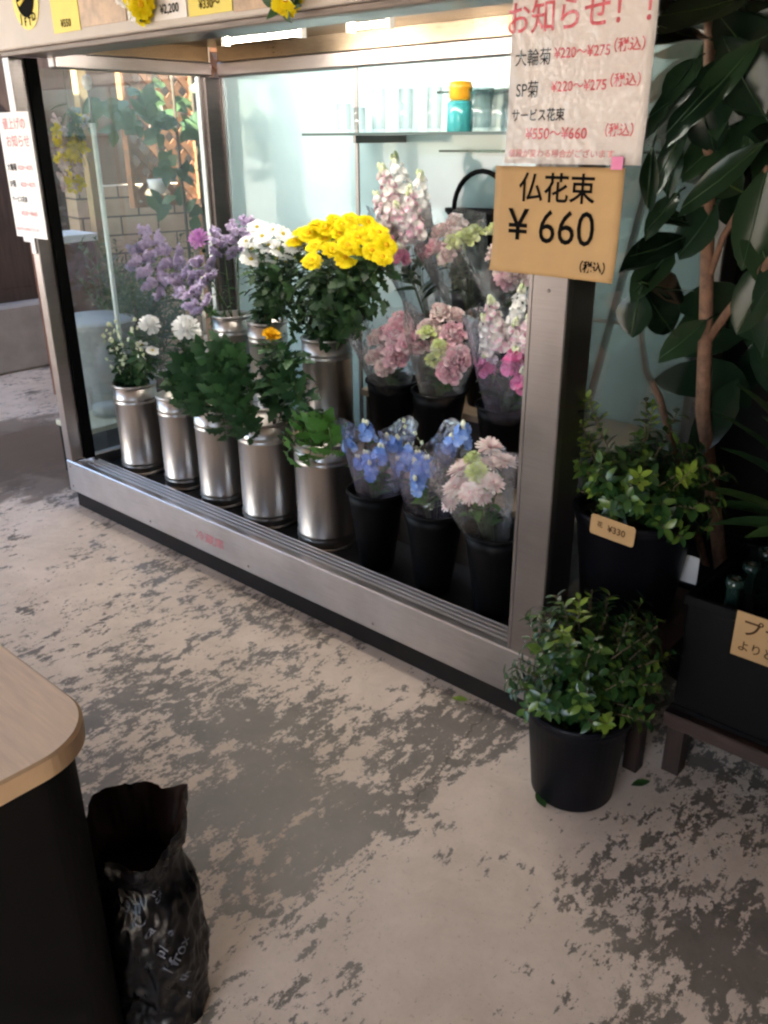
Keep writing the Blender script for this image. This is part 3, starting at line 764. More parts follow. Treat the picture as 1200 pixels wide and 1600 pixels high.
# tiers they stand on
tr = MB(); tr.box((-2.30,.40,.1685), (-.16,.66,.404)); r0 = thing('wooden_riser', 'dark wooden step inside the cooler under the rear cans', 'riser', (-1.2,.5,.1685)); part_at(tr, 'box', M['riser'], r0)
tr = MB(); tr.box((-2.31,.39,.4045), (-.15,.66,.4295), 0, .003); part_at(tr, 'top_board', M['plank'], r0)
r1 = thing('wooden_riser', 'taller plank-topped step at the back of the cooler behind the cone buckets', 'riser', (-.7,.8,.1685))
tr = MB(); tr.box((-1.25,.68,.1685), (-.15,.94,.571)); part_at(tr, 'box', M['riser'], r1)
tr = MB(); tr.box((-1.27,.67,.5715), (-.14,.94,.599), 0, .003); part_at(tr, 'top_board', M['plank'], r1)
T3 = .600

# ------------------------------------------------------------------ black cone buckets
def cone_bucket(x, y, z, label, h=.285, r=.092):
    t0 = thing('cone_bucket', label, 'bucket', (x,y,z), 'black cone buckets in the cooler')
    a = MB(); rb = r*.56
    a.lathe([(.001,.003),(rb-.004,.003),(rb,.0),(rb+.003,.006),(r*.94,h-.05),(r*.955,h-.048),(r,h-.004),(r-.004,h-.006),(rb-.003,.01),(.001,.01)], 36)
    a.build('bucket_wall', M['blackplastic'], t0, (x,y,z))
    b = MB(); b.lathe([(r-.005,h-.008),(r-.003,h),(r+.005,h),(r+.006,h-.008),(r+.001,h-.010)], 36)
    b.build('rim', M['blackplastic'], t0, (x,y,z))
    return t0
BK = [(-.762,.200,FZ,'front cone bucket holding the left blue bouquet'), (-.520,.200,FZ,'front cone bucket holding the right blue bouquet'), (-.285,.195,FZ,'front cone bucket holding the blush and lime bouquet next to the post'),
      (-.98,.53,T2,'middle-tier cone bucket holding the soft pink bouquet'), (-.77,.53,T2,'middle-tier cone bucket holding the pink and lime bouquet'), (-.50,.53,T2,'middle-tier cone bucket holding the pink and white stock'),
      (-1.00,.80,T3,'back-tier cone bucket holding the tall pink and white stock'), (-.78,.80,T3,'back-tier cone bucket holding the blush and cream bouquet'), (-.56,.80,T3,'back-tier cone bucket holding the bouquet partly hidden by the kraft card')]
for b_ in BK: cone_bucket(*b_)

# ------------------------------------------------------------------ bunches
def head(parent, me, name, w, d, spin=None, s=1.0):
    q = q_to(d) @ Quaternion((0,0,1), spin if spin is not None else rnd(0,6.28))
    o = obj(name, me, None, parent, w, q)
    o.scale = (s,s,s); return o
def proto(fn, name, mats, k=3, **kw): return [mesh_of(fn(seed=i+1, **kw), name, mats) for i in range(k)]
H_yellow = proto(lambda seed: daisy_head(.044, seed), 'flower_head', [M['fl_yellow'], M['fl_gold']])
H_white = proto(lambda seed: daisy_head(.036, seed, ((22,1.,.12),(16,.75,.35)), .18, .2), 'flower_head', [M['fl_white'], M['fl_centre']])
H_mum = proto(lambda seed: mum_head(.050, 95, 1., seed), 'flower_head', [M['fl_white']])
H_mumpink = proto(lambda seed: mum_head(.046, 95, 1., seed, .12), 'flower_head', [M['fl_orchidpink']])
H_mumyel = proto(lambda seed: daisy_head(.040, seed, ((18,1.,.35),(16,.85,.65),(12,.6,.95)), .2, .2), 'flower_head', [M['fl_gold'], M['fl_gold']], 1)
H_pink = proto(lambda seed: ruffle_head(.044, seed), 'flower_head', [M['fl_pink']])
H_blush = proto(lambda seed: ruffle_head(.040, seed), 'flower_head', [M['fl_blush']])
H_lime = proto(lambda seed: ruffle_head(.032, seed, 22), 'flower_head', [M['fl_lime']])
H_limemum = proto(lambda seed: mum_head(.036, 80, .8, seed, .15), 'flower_head', [M['fl_lime']])
H_blushmum = proto(lambda seed: daisy_head(.046, seed, ((26,1.,.15),(24,.82,.5),(18,.6,.9)), .095, .14), 'flower_head', [M['fl_blush'], M['fl_pink']])
H_stock = proto(lambda seed: floret_spike(.15, .030, 24, .022, seed), 'flower_spike', [M['fl_stock'], M['fl_bud']])
H_stockw = proto(lambda seed: floret_spike(.15, .028, 22, .022, seed), 'flower_spike', [M['fl_white'], M['fl_bud']])
H_hot = proto(lambda seed: floret_spike(.05, .024, 10, .020, seed), 'flower_spike', [M['fl_hot'], M['fl_bud']])
H_blue = proto(lambda seed: floret_spike(.045, .022, 9, .019, seed, 5, 1, .2, 1, 2), 'flower_spike', [M['fl_blue'], M['fl_bud']])
H_bud = proto(lambda seed: floret_spike(.03, .008, 3, .006, seed, 4, 1, .2, 1, 7), 'bud_cluster', [M['fl_bud'], M['fl_bud']], 2)
H_stat = proto(lambda seed: statice_spray(.15, seed), 'flower_spray', [M['fl_lilac'], M['stem']])
TOCAM = lambda p: (CAM_O - p).normalized()

def stem_thing(name, label, cat, base, heads, group, leafm='leaf_mum', nleaf=30, L=.075, Wd=.024, prof=LOBED, seed=1, bendout=0., t0=.45, hname='flower_head'):
    """one cut stem standing in a can: stem and leaves, then its heads (px, py, y, meshes, scale)"""
    base = Vector(base); t_ = thing(name, label, cat, tuple(base), group)
    pts_h = [atY(h[0], h[1], h[2]) for h in heads]
    c = sum(pts_h, Vector())/len(pts_h)
    mb = MB()
    for i, p in enumerate(pts_h):
        midp = base.lerp(p, .55) + (c - p)*.25
        pts = [base, base.lerp(midp, .6), midp, midp.lerp(p, .6), p - V(0,0,.004)]
        leafy_stem(mb, pts, max(4, nleaf//len(pts_h)), L, Wd, prof, .35, .3, t0, .93, seed*17+i)
    part_at(mb, 'leafy_stem', [M[leafm], M['stem']], t_)
    for i, (h, p) in enumerate(zip(heads, pts_h)):
        d = (p - base).normalized()*.7 + TOCAM(p)*.45 + V(rnd(-.2,.2), rnd(-.2,.2), .15)
        head(t_, h[3][i % len(h[3])], hname, p, d, None, h[4] if len(h) > 4 else 1.)
    return t_

# yellow chrysanthemums (rear can)
G = 'yellow chrysanthemum stems in the rear can'
yl = [[(470,362),(492,384),(462,378)],[(497,352),(508,374),(482,366)],[(524,345),(530,366),(518,390)],[(548,343),(556,362),(543,384)],[(575,348),(584,366),(567,388)],[(592,364),(598,402),(581,392)],[(510,358),(540,403),(487,408)],[(536,352),(560,372),(603,384)]]
for i, hs in enumerate(yl):
    stem_thing('chrysanthemum_stem', 'yellow chrysanthemum stem with dark leaves bunched in the rear steel can', 'cut flower', (-1.315+.05*math.cos(i*2.4), .54+.05*math.sin(i*2.4), T2+.30),
               [(x, y, .56 - .16*((y-340)/70) + rnd(-.03,.03), H_yellow, rnd(.78,.98)) for x, y in hs], G, 'leaf_dark', 84, .07, .024, LOBED, i+1, 0, .18)
# white daisies
G = 'white daisy stems in the rear can'
for i, hs in enumerate([[(394,390),(410,370),(385,378)],[(428,360),(436,390),(420,384)],[(412,402),(392,406),(430,405)],[(452,388),(447,410),(462,380)],[(442,366),(402,356),(460,402)]]):
    stem_thing('daisy_stem', 'white daisy spray stem bunched in the rear steel can', 'cut flower', (-1.65+.04*math.cos(i*2.4), .54+.04*math.sin(i*2.4), T2+.30),
               [(x, y, .52+rnd(-.05,.05), H_white, rnd(1.0,1.25)) for x, y in hs], G, 'leaf_dark', 60, .06, .02, LOBED, 20+i, 0, .25)
G = 'leafy stems in the yellow chrysanthemum can'
for i, px in enumerate([[(470,470,.50),(440,440,.46),(412,425,.44)],[(480,480,.50),(455,470,.44),(430,480,.40)],[(530,480,.52),(565,450,.50),(610,420,.48)],[(525,490,.50),(560,480,.46),(600,470,.44)],[(500,480,.48),(490,450,.44),(480,430,.42)],[(520,480,.48),(530,450,.44),(545,430,.42)],[(490,490,.46),(470,500,.42),(455,515,.40)],[(515,490,.46),(510,480,.40),(505,500,.38)],[(520,500,.46),(545,500,.42),(560,515,.40)],[(500,480,.5),(470,440,.5),(455,405,.5)],[(540,470,.5),(580,420,.5),(605,405,.5)]]):
    b0 = V(-1.315,.54,T2+.33); t_ = thing('foliage_stem', 'dark leafy stem under the yellow blooms in the rear can', 'foliage', tuple(b0), G)
    a = MB(); leafy_stem(a, [b0] + [atY(*q) for q in px], 34, .075, .026, LOBED, .4, .3, .08, 1., 130+i); part_at(a, 'leafy_stem', [M['leaf_dark'], M['stem']], t_)
G = 'leafy stems in the white daisy can'
for i, px in enumerate([[(415,470,.5),(425,440,.48),(440,420,.46)],[(415,470,.5),(440,460,.46),(460,450,.44)],[(410,470,.5),(400,440,.47),(395,420,.45)],[(412,475,.5),(425,470,.44),(432,490,.42)]]):
    b0 = V(-1.65,.54,T2+.33); t_ = thing('foliage_stem', 'dark leafy stem under the white daisies in the rear can', 'foliage', tuple(b0), G)
    a = MB(); leafy_stem(a, [b0] + [atY(*q) for q in px], 28, .07, .024, LOBED, .4, .3, .08, 1., 150+i); part_at(a, 'leafy_stem', [M['leaf_dark'], M['stem']], t_)
# statice and pink bloom
G = 'lilac statice stems in the rear can'
for i, (x, y, yy, lx) in enumerate([(236,420,.48,-.6),(262,452,.46,-.3),(300,460,.46,0),(330,440,.50,.2),(285,425,.52,-.1),(352,405,.55,.5),(320,478,.44,.1),(250,395,.52,-.5),(372,388,.56,.5)]):
    p = atY(x, y, yy); base = V(-1.87+.03*math.cos(i*2.4), .54+.03*math.sin(i*2.4), T2+.31)
    t_ = thing('statice_stem', 'lilac statice spray bunched in the rear steel can', 'cut flower', tuple(base), G)
    mb = MB(); pts = [base, base.lerp(p, .5)+V(0,0,.02), p - (p-base).normalized()*.03]
    leafy_stem(mb, pts, 10, .05, .008, LANCE, .3, .5, .2, .9, 40+i); part_at(mb, 'leafy_stem', [M['leaf_fresh'], M['stem']], t_)
    d = (p-base).normalized() + V(lx*.6, -.15, .15)
    head(t_, H_stat[i % 3], 'flower_spray', p - d.normalized()*.055, d)
stem_thing('chrysanthemum_stem', 'single orchid-pink chrysanthemum rising above the lilac statice', 'cut flower', (-1.87,.54,T2+.3), [(311,373,.52,H_mumpink,1.)], None, 'leaf_mum', 14, .06, .02, LOBED, 60)
# front cans
G = 'white-budded spray stems in the front can'
for i, hs in enumerate([[(182,520),(176,545),(190,560)],[(205,530),(196,575),(215,545)],[(176,522),(205,588),(188,590)],[(190,525),(178,575),(220,560)],[(185,540),(210,515),(195,600)],[(172,530),(200,560),(228,585)]]):
    stem_thing('bud_spray_stem', 'spray stem of small white buds in the leftmost front can', 'cut flower', (-2.16+.03*math.cos(i*2.4), .225+.03*math.sin(i*2.4), FZ+.3),
               [(x, y, .22+rnd(-.04,.04), H_bud, rnd(1.4,2.0)) for x, y in hs], G, 'leaf_mum', 54, .045, .018, ELLIP, 70+i, 0, .2, 'bud_cluster')
stem_thing('chrysanthemum_stem', 'smaller white chrysanthemum bloom above the leftmost front can', 'cut flower', (-2.12,.23,FZ+.28), [(234,507,.27,H_mum,.88)], None, 'leaf_mum', 26, .07, .024, LOBED, 81)
stem_thing('daisy_stem', 'pale white daisy just below the smaller white chrysanthemum', 'cut flower', (-2.14,.25,FZ+.28), [(222,540,.26,H_white,.95),(238,548,.25,H_white,.8)], None, 'leaf_mum', 26, .06, .02, LOBED, 82)
stem_thing('chrysanthemum_stem', 'largest white chrysanthemum bloom, in the second front can', 'cut flower', (-1.86,.235,FZ+.28), [(291,513,.22,H_mum,1.12)], None, 'leaf_mum', 30, .08, .028, LOBED, 83)
stem_thing('chrysanthemum_stem', 'single golden chrysanthemum above the open-mouthed front can', 'cut flower', (-1.31,.25,FZ+.3), [(424,526,.24,H_mumyel,.95)], None, 'leaf_mum', 46, .085, .03, LOBED, 84, 0, .25)
def foliage_stem(label, base, pxs, n, L, Wd, leafm, seed, group=None):
    base = Vector(base); t_ = thing('foliage_stem', label, 'foliage', tuple(base), group)
    mb = MB(); leafy_stem(mb, [base] + [atY(*p) for p in pxs], n, L, Wd, LOBED, .45, .25, .12, 1., seed)
    part_at(mb, 'leafy_stem', [M[leafm], M['stem']], t_)
G = 'drooping leafy stems over the front cans'
for i, (b0, px, n) in enumerate([((-1.86,.22,FZ+.3), [(292,560,.20),(305,590,.15),(325,650,.09)], 50), ((-1.84,.22,FZ+.3), [(310,555,.20),(345,590,.14),(385,672,.06)], 56), ((-1.60,.22,FZ+.3), [(335,560,.20),(362,605,.13),(392,690,.06)], 56),
                             ((-1.60,.22,FZ+.3), [(345,545,.24),(372,560,.20),(392,610,.16)], 40), ((-1.84,.24,FZ+.3), [(278,575,.22),(282,600,.19),(300,640,.15)], 34), ((-1.60,.24,FZ+.3), [(355,575,.22),(345,615,.14),(352,680,.08)], 46)]):
    foliage_stem('dark leafy chrysanthemum stem drooping over the front steel cans', b0, px, n, .092, .034, 'leaf_mum', 90+i, G)
G = 'leafy stems by the golden bloom'
for i, px in enumerate([[(440,580,.22),(452,600,.2),(470,622,.18)], [(430,560,.24),(420,590,.22),(405,615,.2)], [(455,590,.24),(458,560,.24),(445,545,.24)]]):
    foliage_stem('dark leafy stem around the single golden chrysanthemum', (-1.31,.24,FZ+.3), px, 26, .085, .030, 'leaf_mum', 100+i, G)
G = 'fresh leafy stems in the front can beside the cone buckets'
for i, px in enumerate([[(490,655,.2),(468,680,.14),(446,712,.08)], [(495,650,.22),(488,690,.13),(482,722,.09)], [(500,650,.24),(515,672,.16),(520,712,.11)], [(492,640,.24),(470,655,.18),(440,690,.12)], [(480,630,.26),(470,610,.24),(462,600,.24)]]):
    foliage_stem('fresh green leafy stem spilling from the last front steel can', (-1.035,.235,FZ+.30), px, 20, .078, .030, 'leaf_fresh' if i < 3 else 'leaf_mum', 110+i, G)

SP = 'flower_spike'
def bouquet(label, base, heads, wrapm='wrap', wr=.10, top=None, leafm='leaf_mum', nleaf=60, L=.06, Wd=.016, prof=ELLIP, seed=1, lean=.0):
    """heads: (px, py, y, meshes, scale, name). A cone of cellophane from the bucket to above the heads"""
    base = Vector(base); t_ = thing('wrapped_bouquet', label, 'bouquet', tuple(base), 'wrapped bouquets in the cooler')
    rgx = random.Random(seed*7); n0 = len(heads)
    for k in range(int(n0*(.75 if any(len(h) < 6 for h in heads) else .35))):
        A_, B_ = rgx.sample(heads[:n0], 2); u_ = rgx.uniform(.3,.7)
        heads = heads + [(A_[0]*(1-u_)+B_[0]*u_+rgx.uniform(-9,9), A_[1]*(1-u_)+B_[1]*u_+rgx.uniform(-5,12), (A_[2]+B_[2])/2+rgx.uniform(.0,.04)) + tuple(A_[3:4]) + (A_[4]*rgx.uniform(.7,.95),) + tuple(A_[5:])]
    P = [atY(h[0], h[1], h[2]) for h in heads]; c = sum(P, Vector())/len(P)
    wr *= 1.12
    mb = MB()
    for i, p in enumerate(P):
        midp = base.lerp(p, .6) + (c-p)*.3
        leafy_stem(mb, [base, midp, p - (p-base).normalized()*.01], max(5, nleaf//len(P)), L, Wd, prof, .3, .7, .35, .97, seed*13+i, 0, 1, .0022)
    part_at(mb, 'foliage', [M[leafm], M['stem']], t_)
    for i, (h, p) in enumerate(zip(heads, P)):
        d = (p-c)*3 + (p-base).normalized()*.5 + TOCAM(p)*.35 + V(rnd(-.2,.2), rnd(-.2,.2), rnd(0,.2))
        nm = h[5] if len(h) > 5 else 'flower_head'
        if nm == 'flower_spike' : d = (p-base).normalized() + V(rnd(-.2,.2), rnd(-.2,.1), .3)
        head(t_, h[3][i % len(h[3])], nm, p, d, None, h[4]*(1.08 if nm == SP else .98))
    if wrapm:
        w = MB(); seg = 30; rings = 9; rg = random.Random(seed)
        axis = (c - base); Lx = axis.length + (top or .06); ax = axis.normalized()
        o1 = ax.orthogonal().normalized(); o2 = ax.cross(o1); vs = []; fs = []
        ph = rg.uniform(0,6)
        for j in range(rings):
            t = j/(rings-1)
            for k in range(seg):
                a = 2*math.pi*k/seg
                rr = .028 + (wr-.028)*t**.8
                rr *= 1 + .10*t*math.sin(5*a+ph) + .05*t*math.sin(11*a+2*ph) + .03*mnoise.noise((a*2, t*6, ph))
                h_ = Lx*t*(1 + .10*t*math.sin(2*a+ph) + .05*t*math.sin(3*a))
                vs.append(base + ax*h_ + (o1*math.cos(a) + o2*math.sin(a))*rr)
        for j in range(rings-1):
            for k in range(seg):
                k2 = (k+1) % seg; fs.append((j*seg+k, j*seg+k2, (j+1)*seg+k2, (j+1)*seg+k))
        w.add(vs, fs); part_at(w, 'wrap', M[wrapm], t_)
    return t_
bouquet('left sky-blue bouquet in violet cellophane in a front cone bucket', (-.762,.2,FZ+.16), [(575,684,.22,H_blue,1.,SP),(548,704,.17,H_blue,.9,SP),(592,718,.15,H_blue,1.,SP),(562,728,.15,H_blue,.7,SP),(605,706,.21,H_blue,1.,SP),(582,742,.13,H_blue,.9,SP),(618,700,.2,H_blue,.8,SP),(628,678,.22,H_bud,1.3,SP)], 'wrapviolet', .105, .07, 'leaf_fresh', 60, .05, .012, LANCE, 3)
bouquet('right sky-blue bouquet in violet cellophane beside the blush bouquet', (-.52,.2,FZ+.16), [(655,745,.15,H_blue,1.,SP),(640,720,.2,H_blue,.9,SP),(668,735,.17,H_blue,.9,SP),(650,700,.24,H_bud,1.3,SP),(722,692,.26,H_blue,1.1,SP),(700,705,.24,H_blue,.9,SP),(655,765,.12,H_blue,.9,SP),(662,712,.22,H_bud,1.2,SP),(630,735,.17,H_blue,.8,SP)], 'wrapviolet', .105, .08, 'leaf_fresh', 60, .05, .012, LANCE, 4)
bouquet('blush and lime bouquet in clear wrap nearest the front post', (-.285,.195,FZ+.17), [(765,700,.24,H_blushmum,1.,),(788,722,.22,H_blushmum,1.),(745,738,.15,H_limemum,1.),(720,735,.16,H_blushmum,.95),(712,762,.13,H_blushmum,.95),(735,770,.11,H_blushmum,.85),(738,718,.19,H_lime,.9),(705,785,.12,H_blushmum,.75),(770,755,.15,H_blushmum,.8)], 'wrap', .11, .06, 'leaf_fresh', 40, .05, .013, LANCE, 5)
bouquet('soft pink ruffled bouquet in clear wrap on the middle tier', (-.98,.53,T2+.17), [(622,520,.47,H_pink,1.05),(620,555,.44,H_pink,1.),(640,535,.46,H_pink,.95),(590,530,.48,H_blush,.9),(585,560,.45,H_blush,.8),(600,575,.43,H_blush,.75),(597,523,.50,H_lime,.85),(628,503,.50,H_pink,.85)], 'wrap', .11, .07, 'leaf_mum', 50, .06, .014, LANCE, 6)
bouquet('pink and lime ruffled bouquet in clear wrap on the middle tier', (-.77,.53,T2+.17), [(690,490,.52,H_blush,1.),(708,522,.48,H_pink,.95),(670,515,.48,H_blush,1.),(688,545,.43,H_lime,1.05),(715,560,.44,H_pink,1.),(702,580,.42,H_pink,.9),(668,520,.45,H_lime,.9),(660,540,.47,H_pink,.8),(685,570,.43,H_lime,.7),(712,495,.54,H_blush,.8)], 'wrap', .12, .07, 'leaf_mum', 50, .06, .014, LANCE, 7)
bouquet('pink and white stock bouquet beside the front post on the middle tier', (-.50,.53,T2+.17), [(780,545,.46,H_stock,.9,SP),(800,530,.5,H_stockw,.9,SP),(765,560,.45,H_stockw,.75,SP),(800,575,.43,H_hot,1.1,SP),(760,580,.44,H_hot,.9,SP),(815,600,.42,H_hot,1.,SP),(822,560,.45,H_stock,.8,SP)], 'wrapviolet', .12, .10, 'leaf_mum', 50, .07, .014, LANCE, 8)
bouquet('tall pink and white stock bouquet against the pale blue back', (-1.00,.80,T3+.17), [(622,345,.72,H_stock,1.05,SP),(640,330,.76,H_stockw,1.05,SP),(660,350,.76,H_stockw,.95,SP),(652,370,.70,H_stock,.9,SP),(608,365,.70,H_stock,.8,SP),(628,410,.68,H_hot,1.,SP),(610,385,.69,H_hot,.8,SP)], 'wrap', .10, .06, 'leaf_mum', 60, .09, .014, LANCE, 9)
bouquet('blush and cream lisianthus bouquet on the back tier', (-.78,.80,T3+.17), [(690,365,.76,H_blush,1.),(712,350,.78,H_blush,.95),(730,372,.72,H_lime,1.15),(708,378,.72,H_lime,1.05),(680,390,.72,H_pink,.9),(700,400,.70,H_blush,.8),(742,362,.75,H_lime,.9)], 'wrap', .11, .06, 'leaf_dark', 70, .07, .016, LANCE, 10)
bouquet('pale bouquet half hidden by the kraft price card', (-.56,.80,T3+.17), [(772,362,.76,H_lime,1.),(778,395,.74,H_blush,.95),(800,400,.74,H_blush,1.),(810,430,.70,H_blush,1.),(795,438,.70,H_pink,.9),(785,420,.72,H_blush,.8)], 'wrap', .11, .06, 'leaf_dark', 60, .07, .016, LANCE, 11)

# ------------------------------------------------------------------ tall bucket with handle, leaning pole
tb = thing('handled_bucket', 'tall black bucket with an arched handle behind the pale bouquets', 'bucket', (atY(752,325,.885).x,.885,T3))
c = V(atY(752,325,.885).x,.885,T3)
a = MB(); a.lathe([(.001,.003),(.055,.003),(.062,.0),(.098,.64),(.110,.655),(.110,.665),(.095,.66),(.05,.02),(.001,.02)], 36, tuple(c))
for v in range(len(a.v)):
    x, y, z = a.v[v]; a.v[v] = (c.x + (x-c.x)*1.4, .885 + (y-.885)*.55, z)
part_at(a, 'bucket_wall', M['blackplastic'], tb)
hh = [c + V(.120*math.cos(t)-.0, 0, .66 + .13*math.sin(t)) for t in [math.pi*i/14 for i in range(15)]]
a = MB(); a.tube(hh, .009, 10); part_at(a, 'handle', M['blackplastic'], tb)
pl = thing('leaning_pole', 'dark metal pole leaning inside the right end of the cooler', 'pole', (-.12,.6,FZ))
a = MB(); p0 = atY(1012,290,.86); p1 = atY(925,610,.55); d = (p1-p0); a.tube([p0, p0+d*(1.0*(p0.z-FZ)/(p0.z-p1.z))], .012, 10); part_at(a, 'shaft', M['blackplastic'], pl)
a = MB(); q0 = atY(975,505,.70); a.tube([q0, q0+V(-.16,0,-.005)], .006, 8); part_at(a, 'cross_bar', M['steel_dark'], pl)

# ------------------------------------------------------------------ glasses on the shelf
def glass(px, h, r, label, g='clear glasses on the cooler shelf', mt='clearglass', y=.80):
    p = atY(px, 214, y); x = p.x; z = 1.5135
    t0 = tag(MB().lathe([(.001,.002),(r*.8,.002),(r*.82,.004),(r,h),(r-.003,h),(r*.78,.012),(.001,.012)], 24).build('glass_vase', M[mt], None, (x,y,z)), label, 'glass', g)
    return t0
for px, h, r, l in ((538,.10,.032,'short clear glass at the left end of the upper shelf'), (562,.085,.026,'clear glass in front of the cooler mullion'), (592,.145,.030,'tall clear glass just right of the mullion'), (634,.14,.030,'tall clear glass in the middle of the shelf'), (678,.14,.030,'tall clear glass left of the teal jar')):
    glass(px, h, r, l)
tj = thing('teal_jar', 'teal glass jar with an amber top on the upper shelf', 'jar', tuple(V(atY(718,214,.80).x,.80,1.5135)))
w_ = WL[tj.name]
MB().lathe([(.001,0),(.040,0),(.043,.004),(.043,.086),(.036,.094),(.001,.094)], 28).build('jar_body', M['teal'], tj, w_)
MB().lathe([(.001,.095),(.030,.095),(.038,.104),(.037,.128),(.040,.132),(.034,.150),(.001,.154)], 20).build('amber_top', M['amber'], tj, w_)
glass(750, .13, .042, 'smoky grey glass vase right of the teal jar', None, 'smoky')
glass(780, .12, .04, 'clear glass nearest the white notice', None)

# ================================================================== BEHIND THE LEFT GLASS
bw = thing('block_wall', 'low wall of tan blocks seen through the left glass of the cooler', 'wall', (-4.3,1.7,0))
def frame_pts(px, py, x): return atX(px, py, x)
bmat, t, b = mat('tan_blocks')
brk = N(t, 'ShaderNodeTexBrick'); brk.inputs['Scale'].default_value = 1.0
brk.inputs['Brick Width'].default_value = .25; brk.inputs['Row Height'].default_value = .115; brk.inputs['Mortar Size'].default_value = .006
brk.inputs['Color1'].default_value = (.66,.50,.36,1); brk.inputs['Color2'].default_value = (.58,.43,.30,1); brk.inputs['Mortar'].default_value = (.14,.11,.09,1)
tc = N(t, 'ShaderNodeTexCoord'); mp = N(t, 'ShaderNodeMapping'); mp.inputs['Rotation'].default_value = (R(90),0,0)
sep = N(t, 'ShaderNodeSeparateXYZ'); cmb = N(t, 'ShaderNodeCombineXYZ')
t.links.new(tc.outputs['Object'], sep.inputs[0]); t.links.new(sep.outputs['Y'], cmb.inputs[0]); t.links.new(sep.outputs['Z'], cmb.inputs[1]); t.links.new(cmb.outputs[0], brk.inputs['Vector'])
nn_ = noise(t, 14, 5, .6, objvec(t)); mx = N(t, 'ShaderNodeMix', data_type='RGBA', blend_type='MULTIPLY'); mx.inputs['Factor'].default_value = .45
t.links.new(brk.outputs['Color'], mx.inputs['A']); t.links.new(ramp(t, nn_.outputs[0], [(.3,(.6,.6,.6)),(.7,(1,1,1))]), mx.inputs['B']); t.links.new(mx.outputs['Result'], b.inputs['Base Color']); b.inputs['Roughness'].default_value = .85
bump(t, b, brk.outputs['Fac'], -.5, .01)
bo = MB().box((-.10,-.40,0), (.10,.38,1.22)).build('blocks', bmat, bw, (-4.3,1.7,0), Quaternion((0,0,1), R(-12)))
rc = thing('low_cabinet', 'dark russet cabinet with a pale top seen through the left glass', 'cabinet', (-3.9,1.05,0))
a0 = atX(98,345,-3.9); a1 = atX(150,505,-3.9)
a = MB(); a.box((-4.15,a0.y-.1,0), (-3.9,a1.y+.07,.94), 0, .008); part_at(a, 'carcass', M['russet'], rc)
a = MB(); a.box((-4.17,a0.y-.12,.941), (-3.88,a1.y+.08,.985), 0, .004); part_at(a, 'top', M['paperwhite'], rc)
LX = -3.75; sp_ = .125
for (ya, yb, za, zb), lb in (((1.36,1.83,1.15,1.98), 'short orange-brown wooden lattice panel above the tan block wall'), ((1.84,2.35,.45,1.98), 'tall orange-brown wooden lattice panel next to the back corner of the cooler')):
    la = thing('lattice_panel', lb, 'lattice', (LX,ya,za))
    def clip_line(y0, z0, dy, dz):
        t0_, t1_ = -9, 9
        for o_, d_, lo, hi in ((y0,dy,ya,yb), (z0,dz,za,zb)):
            u, v = (lo-o_)/d_, (hi-o_)/d_
            t0_ = max(t0_, min(u,v)); t1_ = min(t1_, max(u,v))
        return (t0_, t1_) if t1_ - t0_ > .03 else None
    a = MB()
    for sgn, xo in ((1,0.), (-1,.009)):
        for i in range(-20, 40):
            y0 = ya + i*sp_; zz = za if sgn > 0 else zb
            cl = clip_line(y0, zz, .7071, .7071*sgn)
            if not cl: continue
            A = V(LX+xo, y0+.7071*cl[0], zz+.7071*sgn*cl[0]); B = V(LX+xo, y0+.7071*cl[1], zz+.7071*sgn*cl[1])
            n_ = V(0,-.7071*sgn,.7071)*.019; e = V(.004,0,0)
            a.add([A-n_-e, B-n_-e, B+n_-e, A+n_-e, A-n_+e, B-n_+e, B+n_+e, A+n_+e], [(0,1,2,3),(7,6,5,4),(0,4,5,1),(1,5,6,2),(2,6,7,3),(3,7,4,0)], None, 0, False)
    part_at(a, 'slats', M['lattice'], la)
    a = MB(); zf = za-.03 if za > 1 else 0
    for A, B in (((LX-.02,ya-.02,zf),(LX+.03,ya,zb+.03)), ((LX-.02,yb,zf),(LX+.03,yb+.003,zb+.03)), ((LX-.02,ya+.001,zb),(LX+.03,yb-.001,zb+.03)), ((LX-.02,ya+.001,za-.03),(LX+.03,yb-.001,za))): a.box(A, B)
    part_at(a, 'frame', M['lattice'], la)
tag(MB().box((-4.05,1.23,0), (-3.99,1.29,CEIL-.003)).build('timber_post', M['tanwood']), 'tan timber post left of the lattice, seen through the glass', 'post')
wp = thing('white_pole', 'slim white pole with a round knob outside the left glass', 'pole', (-2.6,.45,0))
a = MB(); a.tube([(-2.6,.452,.0),(-2.6,.452,1.56)], .011, 12); part_at(a, 'shaft', M['whitemetal'], wp)
a = MB(); a.tube([(-2.6,.452,1.561),(-2.6,.452,1.70)], .005, 8); part_at(a, 'neck', M['steel_dark'], wp)
a = MB(); a.lathe([(.001,-.03),(.016,-.022),(.022,0),(.016,.022),(.001,.03)], 16, (-2.6,.452,1.715)); part_at(a, 'knob', M['bowl'], wp)
bn = thing('storage_bin', 'large grey plastic bin outside the left glass behind the white buds', 'bin', (-3.0,.60,.0))
a = MB(); a.lathe([(.001,0),(.155,0),(.165,.01),(.185,.60),(.198,.605),(.198,.635),(.185,.64),(.178,.60),(.15,.02),(.001,.02)], 36, (-3.06,.60,.02)); part_at(a, 'bin_wall', M['bin'], bn)
a = MB(); a.lathe([(.001,.66),(.17,.655),(.2,.645),(.2,.655),(.15,.675),(.001,.68)], 36, (-3.06,.60,.0)); part_at(a, 'lid', M['bin'], bn)
ct = thing('clear_tub', 'small clear plastic tub standing on a cream board outside the glass', 'tub', (-2.72,.42,.262))
a = MB(); a.lathe([(.001,0),(.075,0),(.08,.005),(.09,.12),(.097,.122),(.097,.135),(.088,.135),(.078,.01),(.001,.01)], 30, (-2.72,.42,.2625)); part_at(a, 'tub_wall', M['clearglass'], ct)
